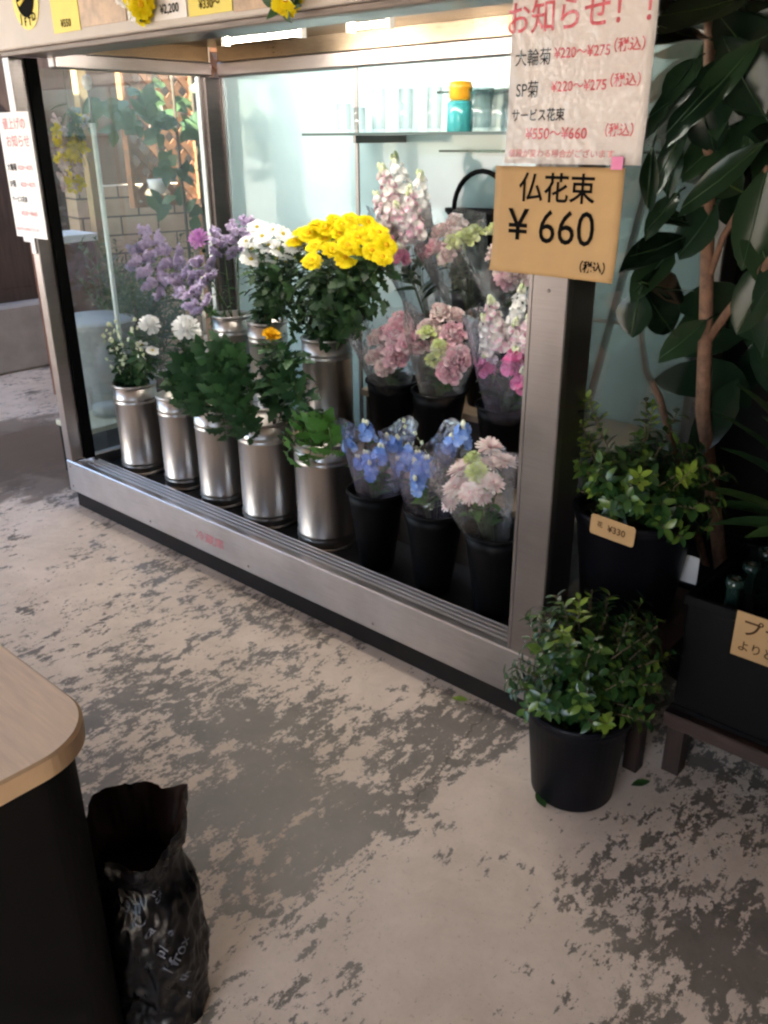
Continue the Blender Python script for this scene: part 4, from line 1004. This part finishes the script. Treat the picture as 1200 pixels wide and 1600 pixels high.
a = MB(); a.lathe([(.001,.012),(.078,.012),(.08,.05),(.001,.055)], 24, (-2.72,.42,.2625)); part_at(a, 'contents', M['bin'], ct)
cb = thing('board_stand', 'low black stand with a cream board top outside the left glass', 'stand', (-2.72,.42,0))
a = MB(); a.box((-2.85,.2,.236), (-2.58,.72,.262), 0, .003); part_at(a, 'board', M['creamplank'], cb)
a = MB(); a.box((-2.84,.21,0), (-2.59,.71,.2355)); part_at(a, 'body', M['blackplastic'], cb)
pb = atX(247,290,-3.6)
wb = thing('hanging_bowl', 'small white bowl pot hanging in front of the block wall', 'pot', tuple(pb))
MB().lathe([(.001,-.045),(.035,-.045),(.05,-.02),(.062,.035),(.058,.035),(.045,-.015),(.001,-.03)], 24).build('bowl', M['bowl'], wb, pb)
a = MB()
for k in range(3):
    an = k*2.09; a.tube([pb+V(.058*math.cos(an),.058*math.sin(an),.035), pb+V(0,0,.40)], .0015, 5)
a.tube([pb+V(0,0,.40), V(pb.x,pb.y,CEIL)], .0015, 5)
part_at(a, 'wire', M['steel_dark'], wb)
# vines with big leaves
vn = thing('climbing_vine', 'climbing vine with broad green leaves in front of the lattice', 'plant', (-3.3,1.4,0))
a = MB()
for (px, py) in ((270,410),(330,420),(300,400)):
    p = atX(px, 150, -3.3); a.tube([(p.x,p.y,0.0),(p.x+.02,p.y,.8),(p.x-.02,p.y+.02,1.5),(p.x,p.y,2.2)], .009, 7)
part_at(a, 'vine_stem', M['twig'], vn)
a = MB(); rg = random.Random(5)
lv = [(225,150),(240,170),(262,160),(285,150),(300,175),(255,185),(215,180),(190,175),(275,190),(310,200),(230,195),(325,150),(250,140),(290,200),(270,245),(285,275),(262,262),(300,262),(240,310),(255,320),(180,200),(320,230),(205,165),(335,180),(170,160),(300,330),(235,215),(150,165)]
for px, py in lv:
    for j in range(4):
        p = atX(px + rg.uniform(-15,15), py + rg.uniform(-15,15), -3.3 + rg.uniform(-.12,.12))
        d = V(rg.uniform(-.3,.6), rg.uniform(-1,1), rg.uniform(-.9,.3)).normalized()
        a.leaf(p, d, V(.8,-.5,.5), rg.uniform(.07,.13), rg.uniform(.022,.04), LANCE if j % 2 else ELLIP, .25, .2)
part_at(a, 'foliage', M['leaf_vine'], vn)
# low feathery green bush behind the statice
gb = thing('feathery_bush', 'feathery olive-green bush outside the glass behind the lilac statice', 'plant', (-3.2,.95,0))
a = MB(); rg = random.Random(9)
for i in range(60):
    c0 = V(-3.2+rg.uniform(-.12,.12), .95+rg.uniform(-.15,.15), .2); tip = V(-3.2+rg.uniform(-.25,.25), .98+rg.uniform(-.28,.28), rg.uniform(.65,1.02))
    leafy_stem(a, [c0, c0.lerp(tip,.5)+V(0,0,.05), tip], 46, .07, .010, LANCE, .2, .6, .2, 1., i, 0, 1, .003)
part_at(a, 'foliage', [M['leaf_olive'], M['stem']], gb)
pt = MB().lathe([(.001,0),(.10,0),(.14,.22),(.13,.22),(.001,.2)], 24, (-3.2,.95,0)); part_at(pt, 'pot', M['russet'], gb)
# hanging bunch of yellow flowers outside the glass
hp = atX(112, 205, -2.75)
hb = thing('hanging_flower_bunch', 'hanging bunch of yellow and white blossoms outside the left glass', 'flowers', tuple(hp))
H_sm = proto(lambda seed: ruffle_head(.022, seed, 10), 'blossom', [M['fl_yellow']], 2); H_smw = proto(lambda seed: ruffle_head(.020, seed, 10), 'blossom', [M['fl_blush']], 2)
rg = random.Random(3)
for i in range(46):
    t_ = rg.random(); px = 112 + rg.uniform(-27,27)*(1-.55*t_) ; py = 185 + 115*t_
    p = atX(px, py, -2.75 + rg.uniform(-.05,.05))
    head(hb, (H_sm if rg.random() < .62 else H_smw)[i % 2], 'blossom', p, V(rg.uniform(0,1), -.8, rg.uniform(-.6,.3)), None, rg.uniform(1.0,1.5))
a = MB(); tp_ = V(hp.x, hp.y, CEIL)
for i in range(5): a.tube([tp_, V(hp.x,hp.y,hp.z+.10), hp + V(rg.uniform(-.04,.04), rg.uniform(-.06,.06), -.14)], .002, 5)
part_at(a, 'hanging_stem', M['stem'], hb)
a = MB()
for i in range(14): a.leaf(hp+V(rg.uniform(-.03,.03),rg.uniform(-.04,.04),rg.uniform(-.02,.12)), V(rg.uniform(-1,1),rg.uniform(-1,1),rg.uniform(-.8,.3)), V(0,0,1), .09, .02, LANCE, .3, .2)
part_at(a, 'foliage', M['leaf_vine'], hb)
# flowers stuck on the fascia edge
for px, n, lb in ((212, 16, 'cluster of white and yellow paper flowers on the fascia beside the white card'), (445, 5, 'small cluster of yellow paper flowers on the fascia, right of the yellow card')):
    c0 = atY(px, 8, FY-.03)
    pf = thing('paper_flowers', lb, 'flowers', tuple(c0))
    for i in range(n):
        p = c0 + V(rnd(-.055,.055), rnd(-.02,.015), rnd(-.015,.07))
        head(pf, (H_yellow if i % 2 else H_white)[i % 3], 'flower_head', p, V(rnd(-.4,.4),-1,rnd(-.5,.3)), None, rnd(.8,1.2))
    a = MB()
    for i in range(12): a.leaf(c0+V(rnd(-.04,.04),0.012,rnd(0,.06)), V(rnd(-1,1),-.3,rnd(-.6,1)), V(0,-1,0), .06, .014, LANCE, .2, .2)
    part_at(a, 'foliage', M['leaf_mum'], pf)
card('photo_print', 'tan flower photo print on the fascia between the stickers', 'print', 128, 200, 38, M['photo_tan'])
card('photo_print', 'tan flower photo print on the fascia right of the yellow price card', 'print', 367, 470, 12, M['photo_tan'])

# ================================================================== RIGHT SIDE PLANTS
def pot_parts(t0, c, h, rb, rt, rimh=.035):
    a = MB(); a.lathe([(.001,.004),(rb-.006,.004),(rb-.003,0),(rb,.004),(rt-.006,h-rimh),(rt,h-rimh+.004),(rt+.003,h-.004),(rt,h),(rt-.006,h),(rt-.010,h-rimh),(rb-.006,.02),(.001,.02)], 44, c); part_at(a, 'pot_wall', M['blackpot'], t0)
    a = MB(); a.lathe([(rt-.006,h-.008),(rt-.002,h+.003),(rt+.005,h+.002),(rt+.007,h-.006),(rt+.004,h-.010)], 44, c); part_at(a, 'rim', M['blackpot'], t0)
    a = MB(); a.lathe([(.001,h-.03),(rt-.012,h-.035)], 30, c); part_at(a, 'soil', M['kick'], t0)
def shrub(t0, c, z0, tips, n, L, Wd, seed, lime=()):
    a = MB(); rg = random.Random(seed)
    for i, tip in enumerate(tips):
        b0 = Vector((c[0]+rg.uniform(-.05,.05), c[1]+rg.uniform(-.05,.05), z0))
        mid = b0.lerp(tip, .5) + V(0,0,.03)
        leafy_stem(a, [b0, mid, tip], n, L, Wd, ELLIP, .25, .55, .12, 1., seed*31+i, 0, 1, .0028)
    part_at(a, 'foliage', [M['leaf_gloss'], M['twig']], t0)
    if lime:
        for i, tip in enumerate(lime):
            a = MB(); b0 = Vector((c[0], c[1], z0)).lerp(tip, .72)
            leafy_stem(a, [b0, tip], 12, L*.8, Wd*.8, ELLIP, .2, .6, .3, 1., seed*57+i, 0, 1, .002)
            part_at(a, 'young_shoot', [M['leaf_lime'], M['twig']], t0)
P1 = (.192,-.128,0)
t0 = thing('potted_shrub', 'glossy evergreen shrub in a black pot standing on the floor by the post', 'potted plant', P1)
pot_parts(t0, P1, .255, .100, .126)
rg = random.Random(21); tips = []
for i in range(95):
    a_ = rg.uniform(0,6.283); u = rg.random()**.5; zz = rg.uniform(.28,.52)
    rr = .205*u*math.sqrt(max(.15, 1-((zz-.37)/.2)**2))
    tips.append(V(P1[0]+rr*math.cos(a_)+.015, P1[1]+rr*math.sin(a_)+.01, zz))
tips += [atY(800,1040,-.22), atY(790,1060,-.2), atY(1040,1030,-.02), atY(1030,1060,-.05), atY(945,1140,-.2), atY(925,1130,-.23), atY(880,940,-.15), atY(850,955,-.15), atY(820,960,-.12)]
shrub(t0, P1, .20, tips, 36, .043, .0105, 21, [atY(1040,1025,-.02), atY(1010,1010,-.05), atY(1000,1050,-.08), atY(1020,1060,-.06), atY(950,1130,-.21), atY(905,935,-.15), atY(880,985,-.22), atY(985,1000,-.08)])
# bench under the second pot
bh = thing('wooden_stand', 'red-brown wooden stool under the second potted shrub', 'stand', (.15,.2,0))
for x, y in ((.015,.055),(.275,.035),(.015,.33),(.275,.33)):
    a = MB(); a.box((x-.02,y-.02,0), (x+.02,y+.02,.338), 0, .003); part_at(a, 'leg', M['redwood'], bh)
a = MB(); a.box((.0-.03,.01,.3385), (.32,.38,.362), 0, .003); part_at(a, 'top', M['redwood_h'], bh)
P2 = (.135,.185,.3625)
t0 = thing('potted_shrub', 'glossy evergreen shrub in a taller black pot on the stool, tagged with kraft', 'potted plant', P2)
pot_parts(t0, P2, .285, .115, .150)
rg = random.Random(22); tips = []
for i in range(120):
    a_ = rg.uniform(0,6.283); u = rg.random()**.5; zz = P2[2] + rg.uniform(.26,.44)
    rr = .18*u
    tips.append(V(P2[0]+rr*math.cos(a_)+.02, P2[1]+rr*math.sin(a_), zz))
tips += [atY(920,625,.12), atY(915,680,.1), atY(1090,720,.12), atY(1110,725,.14), atY(930,750,.05), atY(1010,620,.2), atY(1060,640,.22)]
shrub(t0, P2, P2[2]+.22, tips, 34, .045, .0115, 22, [atY(918,620,.12), atY(908,660,.11), atY(912,690,.1), atY(1000,740,.03), atY(1080,735,.08), atY(1020,630,.2), atY(925,760,.05)])
kt = thing('kraft_tag', 'small rounded kraft price tag clipped on the taller pot rim', 'price tag', tuple(atY(962,822,.04)))
A = atY(928,798,.035); B = atY(997,822,.03); D = atY(925,828,.035)
U = (B-A).normalized(); Wl = (B-A).length; Vn = (A-D); Hl = Vn.length; Vn = (Vn - U*Vn.dot(U)).normalized(); nrm = U.cross(Vn)
a = MB(); pts = []; r_ = .008; Hl = .052
for cx, cy, s0 in ((Wl-r_,Hl-r_,0),(r_,Hl-r_,1),(r_,r_,2),(Wl-r_,r_,3)):
    for k in range(5):
        an = math.pi/2*(s0 + k/4); pts.append((cx+r_*math.cos(an), cy+r_*math.sin(an)))
OO = A - Vn*Hl + V(.002,-.014,0)
vs = [OO + U*x + Vn*y for x, y in pts] + [OO + U*x + Vn*y - nrm*.0015 for x, y in pts]; n_ = len(pts)
a.add(vs, [tuple(range(n_)), tuple(reversed(range(n_,2*n_)))] + [(i, i+n_, (i+1) % n_+n_, (i+1) % n_) for i in range(n_)], None, 0, False); part_at(a, 'tag_card', M['kraftdark'], kt)
lettering(kt, [('¥330', Wl*.60, Hl*.5, .023, .0004), ('花', Wl*.22, Hl*.56, .016, .0002)], M['inkbrown'], tuple(OO), tuple(U), tuple(Vn))
# low platform and crate
pf = thing('low_platform', 'dark red-brown low wooden platform under the black crate', 'platform', (.75,.3,0))
a = MB(); a.box((.335,.035,.165), (1.6,.07,.205), 0, .003); part_at(a, 'front_rail', M['redwood_h'], pf)
a = MB(); a.box((.335,.071,.18), (1.6,.85,.204)); part_at(a, 'deck', M['redwood_h'], pf)
for x, y in ((.356,.10),(1.55,.10),(.356,.80),(1.55,.80)):
    a = MB(); a.box((x-.022,y-.022,0), (x+.022,y+.022,.1795)); part_at(a, 'leg', M['redwood'], pf)
cr = thing('black_crate', 'black plastic crate of dark bottles on the low platform', 'crate', (.56,.25,.205))
a = MB(); x0, x1, y0, y1, z0, z1 = .345, .80, .062, .42, .2055, .52
a.box((x0,y0,z0),(x1,y1,z0+.012)); a.box((x0,y0,z0+.0125),(x1,y0+.012,z1),0,.002); a.box((x0,y1-.012,z0+.0125),(x1,y1,z1),0,.002); a.box((x0,y0+.0125,z0+.0125),(x0+.012,y1-.0125,z1),0,.002); a.box((x1-.012,y0+.0125,z0+.0125),(x1,y1-.0125,z1),0,.002)
part_at(a, 'crate_wall', M['blackplastic'], cr)
a = MB()
for A, B in (((x0-.008,y0-.008,z1-.022),(x1+.008,y0-.0005,z1+.003)), ((x0-.008,y1+.0005,z1-.022),(x1+.008,y1+.008,z1+.003)), ((x0-.008,y0,z1-.022),(x0-.0005,y1,z1+.003)), ((x1+.0005,y0,z1-.022),(x1+.008,y1,z1+.003))): a.box(A, B, 0, .002)
part_at(a, 'rim', M['blackplastic'], cr)
M['bottle'] = simple('dark_green_glass', (.010,.022,.018), .12, 0, .3, 20)
for i in range(12):
    x = .42 + .1*(i % 4); y = .13 + .10*(i//4)
    c = (x, y, .2185); nb = tag(MB().lathe([(.001,0),(.036,0),(.038,.005),(.038,.20),(.034,.225),(.018,.26),(.016,.32),(.020,.325),(.020,.345),(.013,.345),(.013,.30),(.001,.28)], 24).build('glass_bottle', M['bottle'], None, c), 'dark green glass bottle standing in the black crate', 'bottle', 'bottles in the black crate')
kc2 = thing('price_card', 'kraft price card hung on the front of the black crate', 'price card', (.56,.045,.47))
A = atY(1153,953,.05); kx0 = A.x
a = MB(); a.box((kx0,.0485,A.z-.112), (kx0+.16,.0505,A.z)); part_at(a, 'card', M['kraftdark'], kc2)
lettering(kc2, [('プラ鉢', kx0+.015, A.z-.036, .046, .0006, 1, 'LEFT'), ('よりどり', kx0+.012, A.z-.084, .028, .0003, 1, 'LEFT')], M['inkbrown'], (0,.0484,0), (1,0,0), (0,0,1))
nt_ = atY(1075,880,.25)
tag(MB().box((nt_.x-.03,.244,nt_.z-.05), (nt_.x+.03,.246,nt_.z+.025)).build('paper_slip', M['bin']), 'small grey paper slip above the black crate rim', 'paper')
# rubber plant
RB = (.24,.62,0)
rp = thing('rubber_plant', 'tall rubber plant with large dark glossy leaves right of the cooler', 'plant', RB)
a = MB(); a.lathe([(.001,.0),(.15,.0),(.19,.34),(.20,.34),(.20,.36),(.18,.36),(.001,.33)], 36, RB); part_at(a, 'pot', M['blackpot'], rp)
a = MB()
tk = [V(.24,.60,.3), atY(1098,640,.52), atY(1103,500,.52), atY(1107,300,.50), atY(1108,130,.50), atY(1110,-60,.50)]
a.tube(tk, [.021,.020,.018,.016,.014,.012], 10)
a.tube([atY(1108,530,.52), atY(1135,490,.50), atY(1200,410,.46), atY(1260,340,.44)], [.012,.011,.010,.009], 8)
a.tube([atY(1109,430,.51), atY(1130,370,.49), atY(1165,310,.47), atY(1200,260,.46)], [.009,.008,.007,.006], 8)
a.tube([V(.20,.60,.30), atY(1030,620,.56), atY(1010,580,.55), atY(1003,530,.54), atY(1000,450,.52)], [.011,.010,.009,.008,.006], 8)
part_at(a, 'trunk', M['trunk'], rp)
RUB = [(0,.06),(.12,.45),(.3,.9),(.5,1.),(.7,.85),(.87,.5),(1.,.03)]
a = MB(); rib = MB()
def rleaf(p0, p1, y0, y1, wd, up=(0,-.6,.8), bend=.15):
    y0 = min(y0, atX(p0[0], p0[1], .05).y); y1 = min(y1, atX(p1[0], p1[1], .05).y)
    A = atY(p0[0], p0[1], y0); B = atY(p1[0], p1[1], y1); a.leaf(A, B-A, Vector(up)*.45 + V(.30,-.75,.25), (B-A).length*1.03, wd, RUB, bend, .30, 0, .0015)
    rib.tube([A, A.lerp(B,.5)+V(0,-.001,-.006), B], [.0022,.0016,.0006], 5)
    a.tube([A, A + (A-B).normalized()*.03 + V(0,.01,-.005)], .0025, 5)
# leaves one can tell apart in the photo: base, tip, depth at base and tip, half width
for L_ in [((1195,222),(1058,330),.42,.34,.032,(.3,-.5,.8)), ((1150,80),(1040,210),.44,.36,.045,(-.6,-.5,.6)), ((1190,60),(1065,190),.42,.34,.040,(-.5,-.6,.6)), ((1110,60),(1030,40),.46,.42,.045,(0,-.3,1)), ((1180,-10),(1030,25),.45,.38,.05,(0,-.4,.9)),
           ((1075,190),(1020,290),.46,.42,.028,(-.8,-.5,.2)), ((1060,210),(1040,305),.48,.44,.03,(-.8,-.6,.2)), ((1100,110),(1005,190),.48,.42,.03,(-.3,-.5,.8)), ((1080,350),(1030,330),.5,.46,.03,(-.1,-.8,.6)), ((1070,370),(985,400),.5,.46,.042,(0,-.9,.5)),
           ((1050,390),(990,455),.52,.46,.042,(-.3,-.9,.4)), ((1000,455),(985,525),.5,.46,.045,(-.5,-.9,.3)), ((1005,450),(1060,530),.5,.46,.045,(.3,-.9,.4)), ((1000,440),(1085,455),.5,.47,.045,(0,-.9,.5)), ((1105,500),(1030,560),.5,.44,.035,(-.4,-.8,.5)),
           ((1195,180),(1130,60),.46,.40,.06,(-.4,-.7,.4)), ((1210,120),(1120,20),.5,.46,.06,(-.3,-.7,.5)), ((1120,240),(1085,130),.5,.48,.05,(-.5,-.8,.3)), ((1160,300),(1100,260),.5,.46,.05,(0,-.8,.6)), ((1120,320),(1060,400),.5,.46,.05,(-.4,-.9,.3)),
           ((1200,260),(1160,420),.46,.44,.05,(.3,-.9,.3)), ((1170,330),(1220,460),.48,.46,.05,(.3,-.9,.3)), ((1210,400),(1150,520),.48,.44,.05,(0,-.9,.4)), ((1240,350),(1190,560),.48,.46,.055,(0,-.9,.3)), ((1150,120),(1230,10),.55,.52,.06,(0,-.9,.4)),
           ((1090,90),(1040,150),.52,.48,.035,(-.4,-.8,.5)), ((1140,200),(1070,270),.56,.52,.045,(-.4,-.8,.4)), ((1110,10),(1060,-60),.5,.48,.05,(0,-.8,.5)), ((1060,300),(1010,360),.56,.52,.03,(-.5,-.8,.3)), ((1020,230),(1010,330),.55,.52,.025,(-.8,-.5,.1))]:
    rleaf(*L_[:5], up=L_[5])
rg = random.Random(33)
for i in range(46):
    px = rg.uniform(1105,1290); py = rg.uniform(-60,600); y = rg.uniform(.58,.95)
    A = atY(px, py, y); d = V(rg.uniform(-1,1), rg.uniform(-.9,.1), rg.uniform(-1,.4)).normalized()
    a.leaf(A, d, V(rg.uniform(-.6,.6),-.8,.5), rg.uniform(.18,.27), rg.uniform(.045,.065), RUB, .2, .2)
part_at(a, 'foliage', M['leaf_rubber'], rp); part_at(rib, 'midribs', M['leaf_blade'], rp)
# broad-bladed plant at the right edge
bp = thing('broad_leaf_plant', 'plant with long broad arching leaves at the right edge above the crate', 'potted plant', (.62,.62,.205))
a = MB(); a.lathe([(.001,0),(.11,0),(.14,.24),(.145,.24),(.13,.245),(.001,.22)], 30, (.62,.62,.205)); part_at(a, 'pot', M['blackpot'], bp)
a = MB(); b0 = V(.62,.60,.44)
for (px, py, y, w) in [(1100,790,.42,.05),(1065,760,.40,.035),(1165,840,.36,.055),(1110,640,.45,.03),(1230,600,.42,.06),(1150,600,.5,.05),(1215,790,.36,.06),(1125,700,.5,.04),(1190,650,.6,.05),(1110,820,.5,.05)]:
    tip = atY(px, py, y); mid = b0.lerp(tip, .5) + V(0,0,.11)
    d = tip-b0; L_ = d.length
    vs = []; fs = []; sdv = d.cross(V(0,0,1)).normalized()
    for i in range(9):
        t_ = i/8; p = b0*(1-t_)**2 + mid*2*t_*(1-t_) + tip*t_*t_; ww = w*(math.sin(math.pi*(t_*.93+.05))**.8)
        vs += [p+sdv*ww+V(0,0,.25*ww), p, p-sdv*ww+V(0,0,.25*ww)]
    for i in range(8): q = i*3; fs += [(q,q+1,q+4,q+3),(q+1,q+2,q+5,q+4)]
    a.add(vs, fs)
part_at(a, 'foliage', M['leaf_blade'], bp)

# fallen leaves
for p, an, lb in ((atZ(986,1229,.0), .9, 'dark fallen leaf lying on the floor right of the front pot'), (atZ(852,1264,0), 2.6, 'green fallen leaf at the foot of the front pot'), (atZ(706,1092,0), .3, 'yellowed scrap of leaf on the floor by the cooler')):
    a = MB(); a.leaf((0,0,.004), (math.cos(an), math.sin(an), 0), (0,0,1), .05, .013, ELLIP, -.12, .3)
    tag(a.build('fallen_leaf', M['leaf_lime'] if 'yellow' in lb else M['leaf_gloss'], None, tuple(p)), lb, 'leaf')

# ================================================================== TABLE AND SACK
tbx = thing('counter_table', 'black counter with a rounded pale wood top at lower left', 'table', (-.4,-1.7,0))
def rounded(x1, y1, r, x0, y0, z0, z1, bev=.004):
    """a slab from (x0,y0) to (x1,y1) with its +x+y corner rounded"""
    base = [(x0,y0),(x1,y0)] + [(x1-r+r*math.cos(math.pi/2*i/14), y1-r+r*math.sin(math.pi/2*i/14)) for i in range(15)] + [(x0,y1)]
    mb = MB(); n_ = len(base); rings = []
    cx, cy = (x0+x1)/2, (y0+y1)/2
    for z, ins in ((z0,bev),(z0+bev,0),(z1-bev,0),(z1,bev)):
        rings.append([(x - ins*(1 if x > cx else -1), y - ins*(1 if y > cy else -1), z) for x, y in base])
    vs = sum(rings, []); fs = []; mi = []
    for j in range(3):
        for i in range(n_): i2 = (i+1) % n_; fs.append((j*n_+i, j*n_+i2, (j+1)*n_+i2, (j+1)*n_+i))
    mb.add(vs, fs, None, 1, False); mb.add(rings[3], [tuple(range(n_))], None, 0, False); mb.add(rings[0], [tuple(reversed(range(n_)))], None, 1, False)
    return mb
part_at(rounded(.010,-1.222,.105,-1.3,-2.35,.682,.72), 'top', [M['tabletop'], M['tableedge']], tbx)
part_at(rounded(-.002,-1.245,.09,-1.25,-2.3,.0,.681), 'cabinet', [M['tablebody'], M['tablebody']], tbx)

sk = thing('plastic_sack', 'crumpled black plastic sack with grey lettering beside the counter', 'sack', (-.08,-1.12,0))
SEG, RING = 150, 90
SACK = []
cb0 = V(-.085,-1.165,0); ct0 = atZ(205,1285,.40)
def sack_pt(a_, t_):
    c = cb0.lerp(ct0, t_) + V(0,0,0)
    z = .40*t_
    rx = .092 + .006*t_ - .022*math.exp(-((t_-.80)/.10)**2) + .012*math.exp(-((t_-.3)/.2)**2)
    ry = .090 - .005*t_ - .018*math.exp(-((t_-.80)/.10)**2)
    ca, sa = math.cos(a_), math.sin(a_)
    rdg = lambda sc, tz, o: 1 - 2*abs(mnoise.noise((ca*sc + t_*.8, sa*sc, t_*tz + o)))
    f = 1 + .12*mnoise.noise((ca*1.6, sa*1.6, t_*3)) + .075*rdg(2.4, 5, 5) + .045*rdg(5, 11, 9) + .018*rdg(11, 20, 2) + .04*t_*math.sin(7*a_+3*t_) - .05
    x = rx*f*math.cos(a_); y = ry*f*math.sin(a_)
    an = R(40); 
    zz = z + (.035*math.cos(a_-.6) + .02*math.sin(3*a_+1))*max(0, t_-.75)/.25
    return V(c.x + x*math.cos(an) - y*math.sin(an), c.y + x*math.sin(an) + y*math.cos(an), max(zz, .002))
vs = []; fs = []
for j in range(RING):
    for k in range(SEG): vs.append(sack_pt(2*math.pi*k/SEG, j/(RING-1)))
for j in range(RING-1):
    for k in range(SEG): k2 = (k+1) % SEG; fs.append((j*SEG+k, j*SEG+k2, (j+1)*SEG+k2, (j+1)*SEG+k))
a = MB(); a.add(vs, fs); part_at(a, 'sack_body', M['bag'], sk)
# the inside of the mouth and what lies in it
vs = []; fs = []
for j in range(8):
    t_ = 1 - .045*j
    c = sum([sack_pt(2*math.pi*k/SEG, t_) for k in range(SEG)], Vector())/SEG
    for k in range(SEG):
        p = sack_pt(2*math.pi*k/SEG, t_); vs.append(p.lerp(c, .03 if j else .0))
for j in range(7):
    for k in range(SEG): k2 = (k+1) % SEG; fs.append((j*SEG+k2, j*SEG+k, (j+1)*SEG+k, (j+1)*SEG+k2))
fs.append(tuple(7*SEG+k for k in range(SEG)))
a = MB(); a.add(vs, fs); part_at(a, 'mouth_lining', M['bagin'], sk)
# printed letters wrapped round the body
a = MB()
words = [('ırıı', .80, .25, .022), ('car', .76, .3, .018), ('ca', .62, .0, .026), ('a', .60, .35, .026), ('pl', .52, .15, .026), ('frox', .48, .45, .028), ('l', .42, .2, .026), ('th', .34, .45, .026), ('r', .22, .5, .026), ('U', .74, -.35, .024), ('C', .68, -.12, .026)]
vd = (CAM_O - V(-.08,-1.12,.25)); a0 = math.atan2(vd.y, vd.x) - R(40)
for w_, t_, off, s_ in words:
    lv_, lf_ = letters(w_, s_, .0003)
    out = []
    for (x, y) in lv_:
        xr = x*math.cos(R(38)) - y*math.sin(R(38)); yr = x*math.sin(R(38)) + y*math.cos(R(38))
        aa = a0 + off + xr/.10; tt = min(max(t_ + yr/.40, 0), .98)
        p = sack_pt(aa, tt); e = .004
        nrm = (sack_pt(aa+e*4, tt)-sack_pt(aa-e*4, tt)).cross(sack_pt(aa, min(tt+e*2,.99))-sack_pt(aa, tt-e*2)).normalized()
        out.append(p + nrm*.0035)
    a.add(out, lf_, None, 0, False)
part_at(a, 'lettering', M['bagink'], sk)
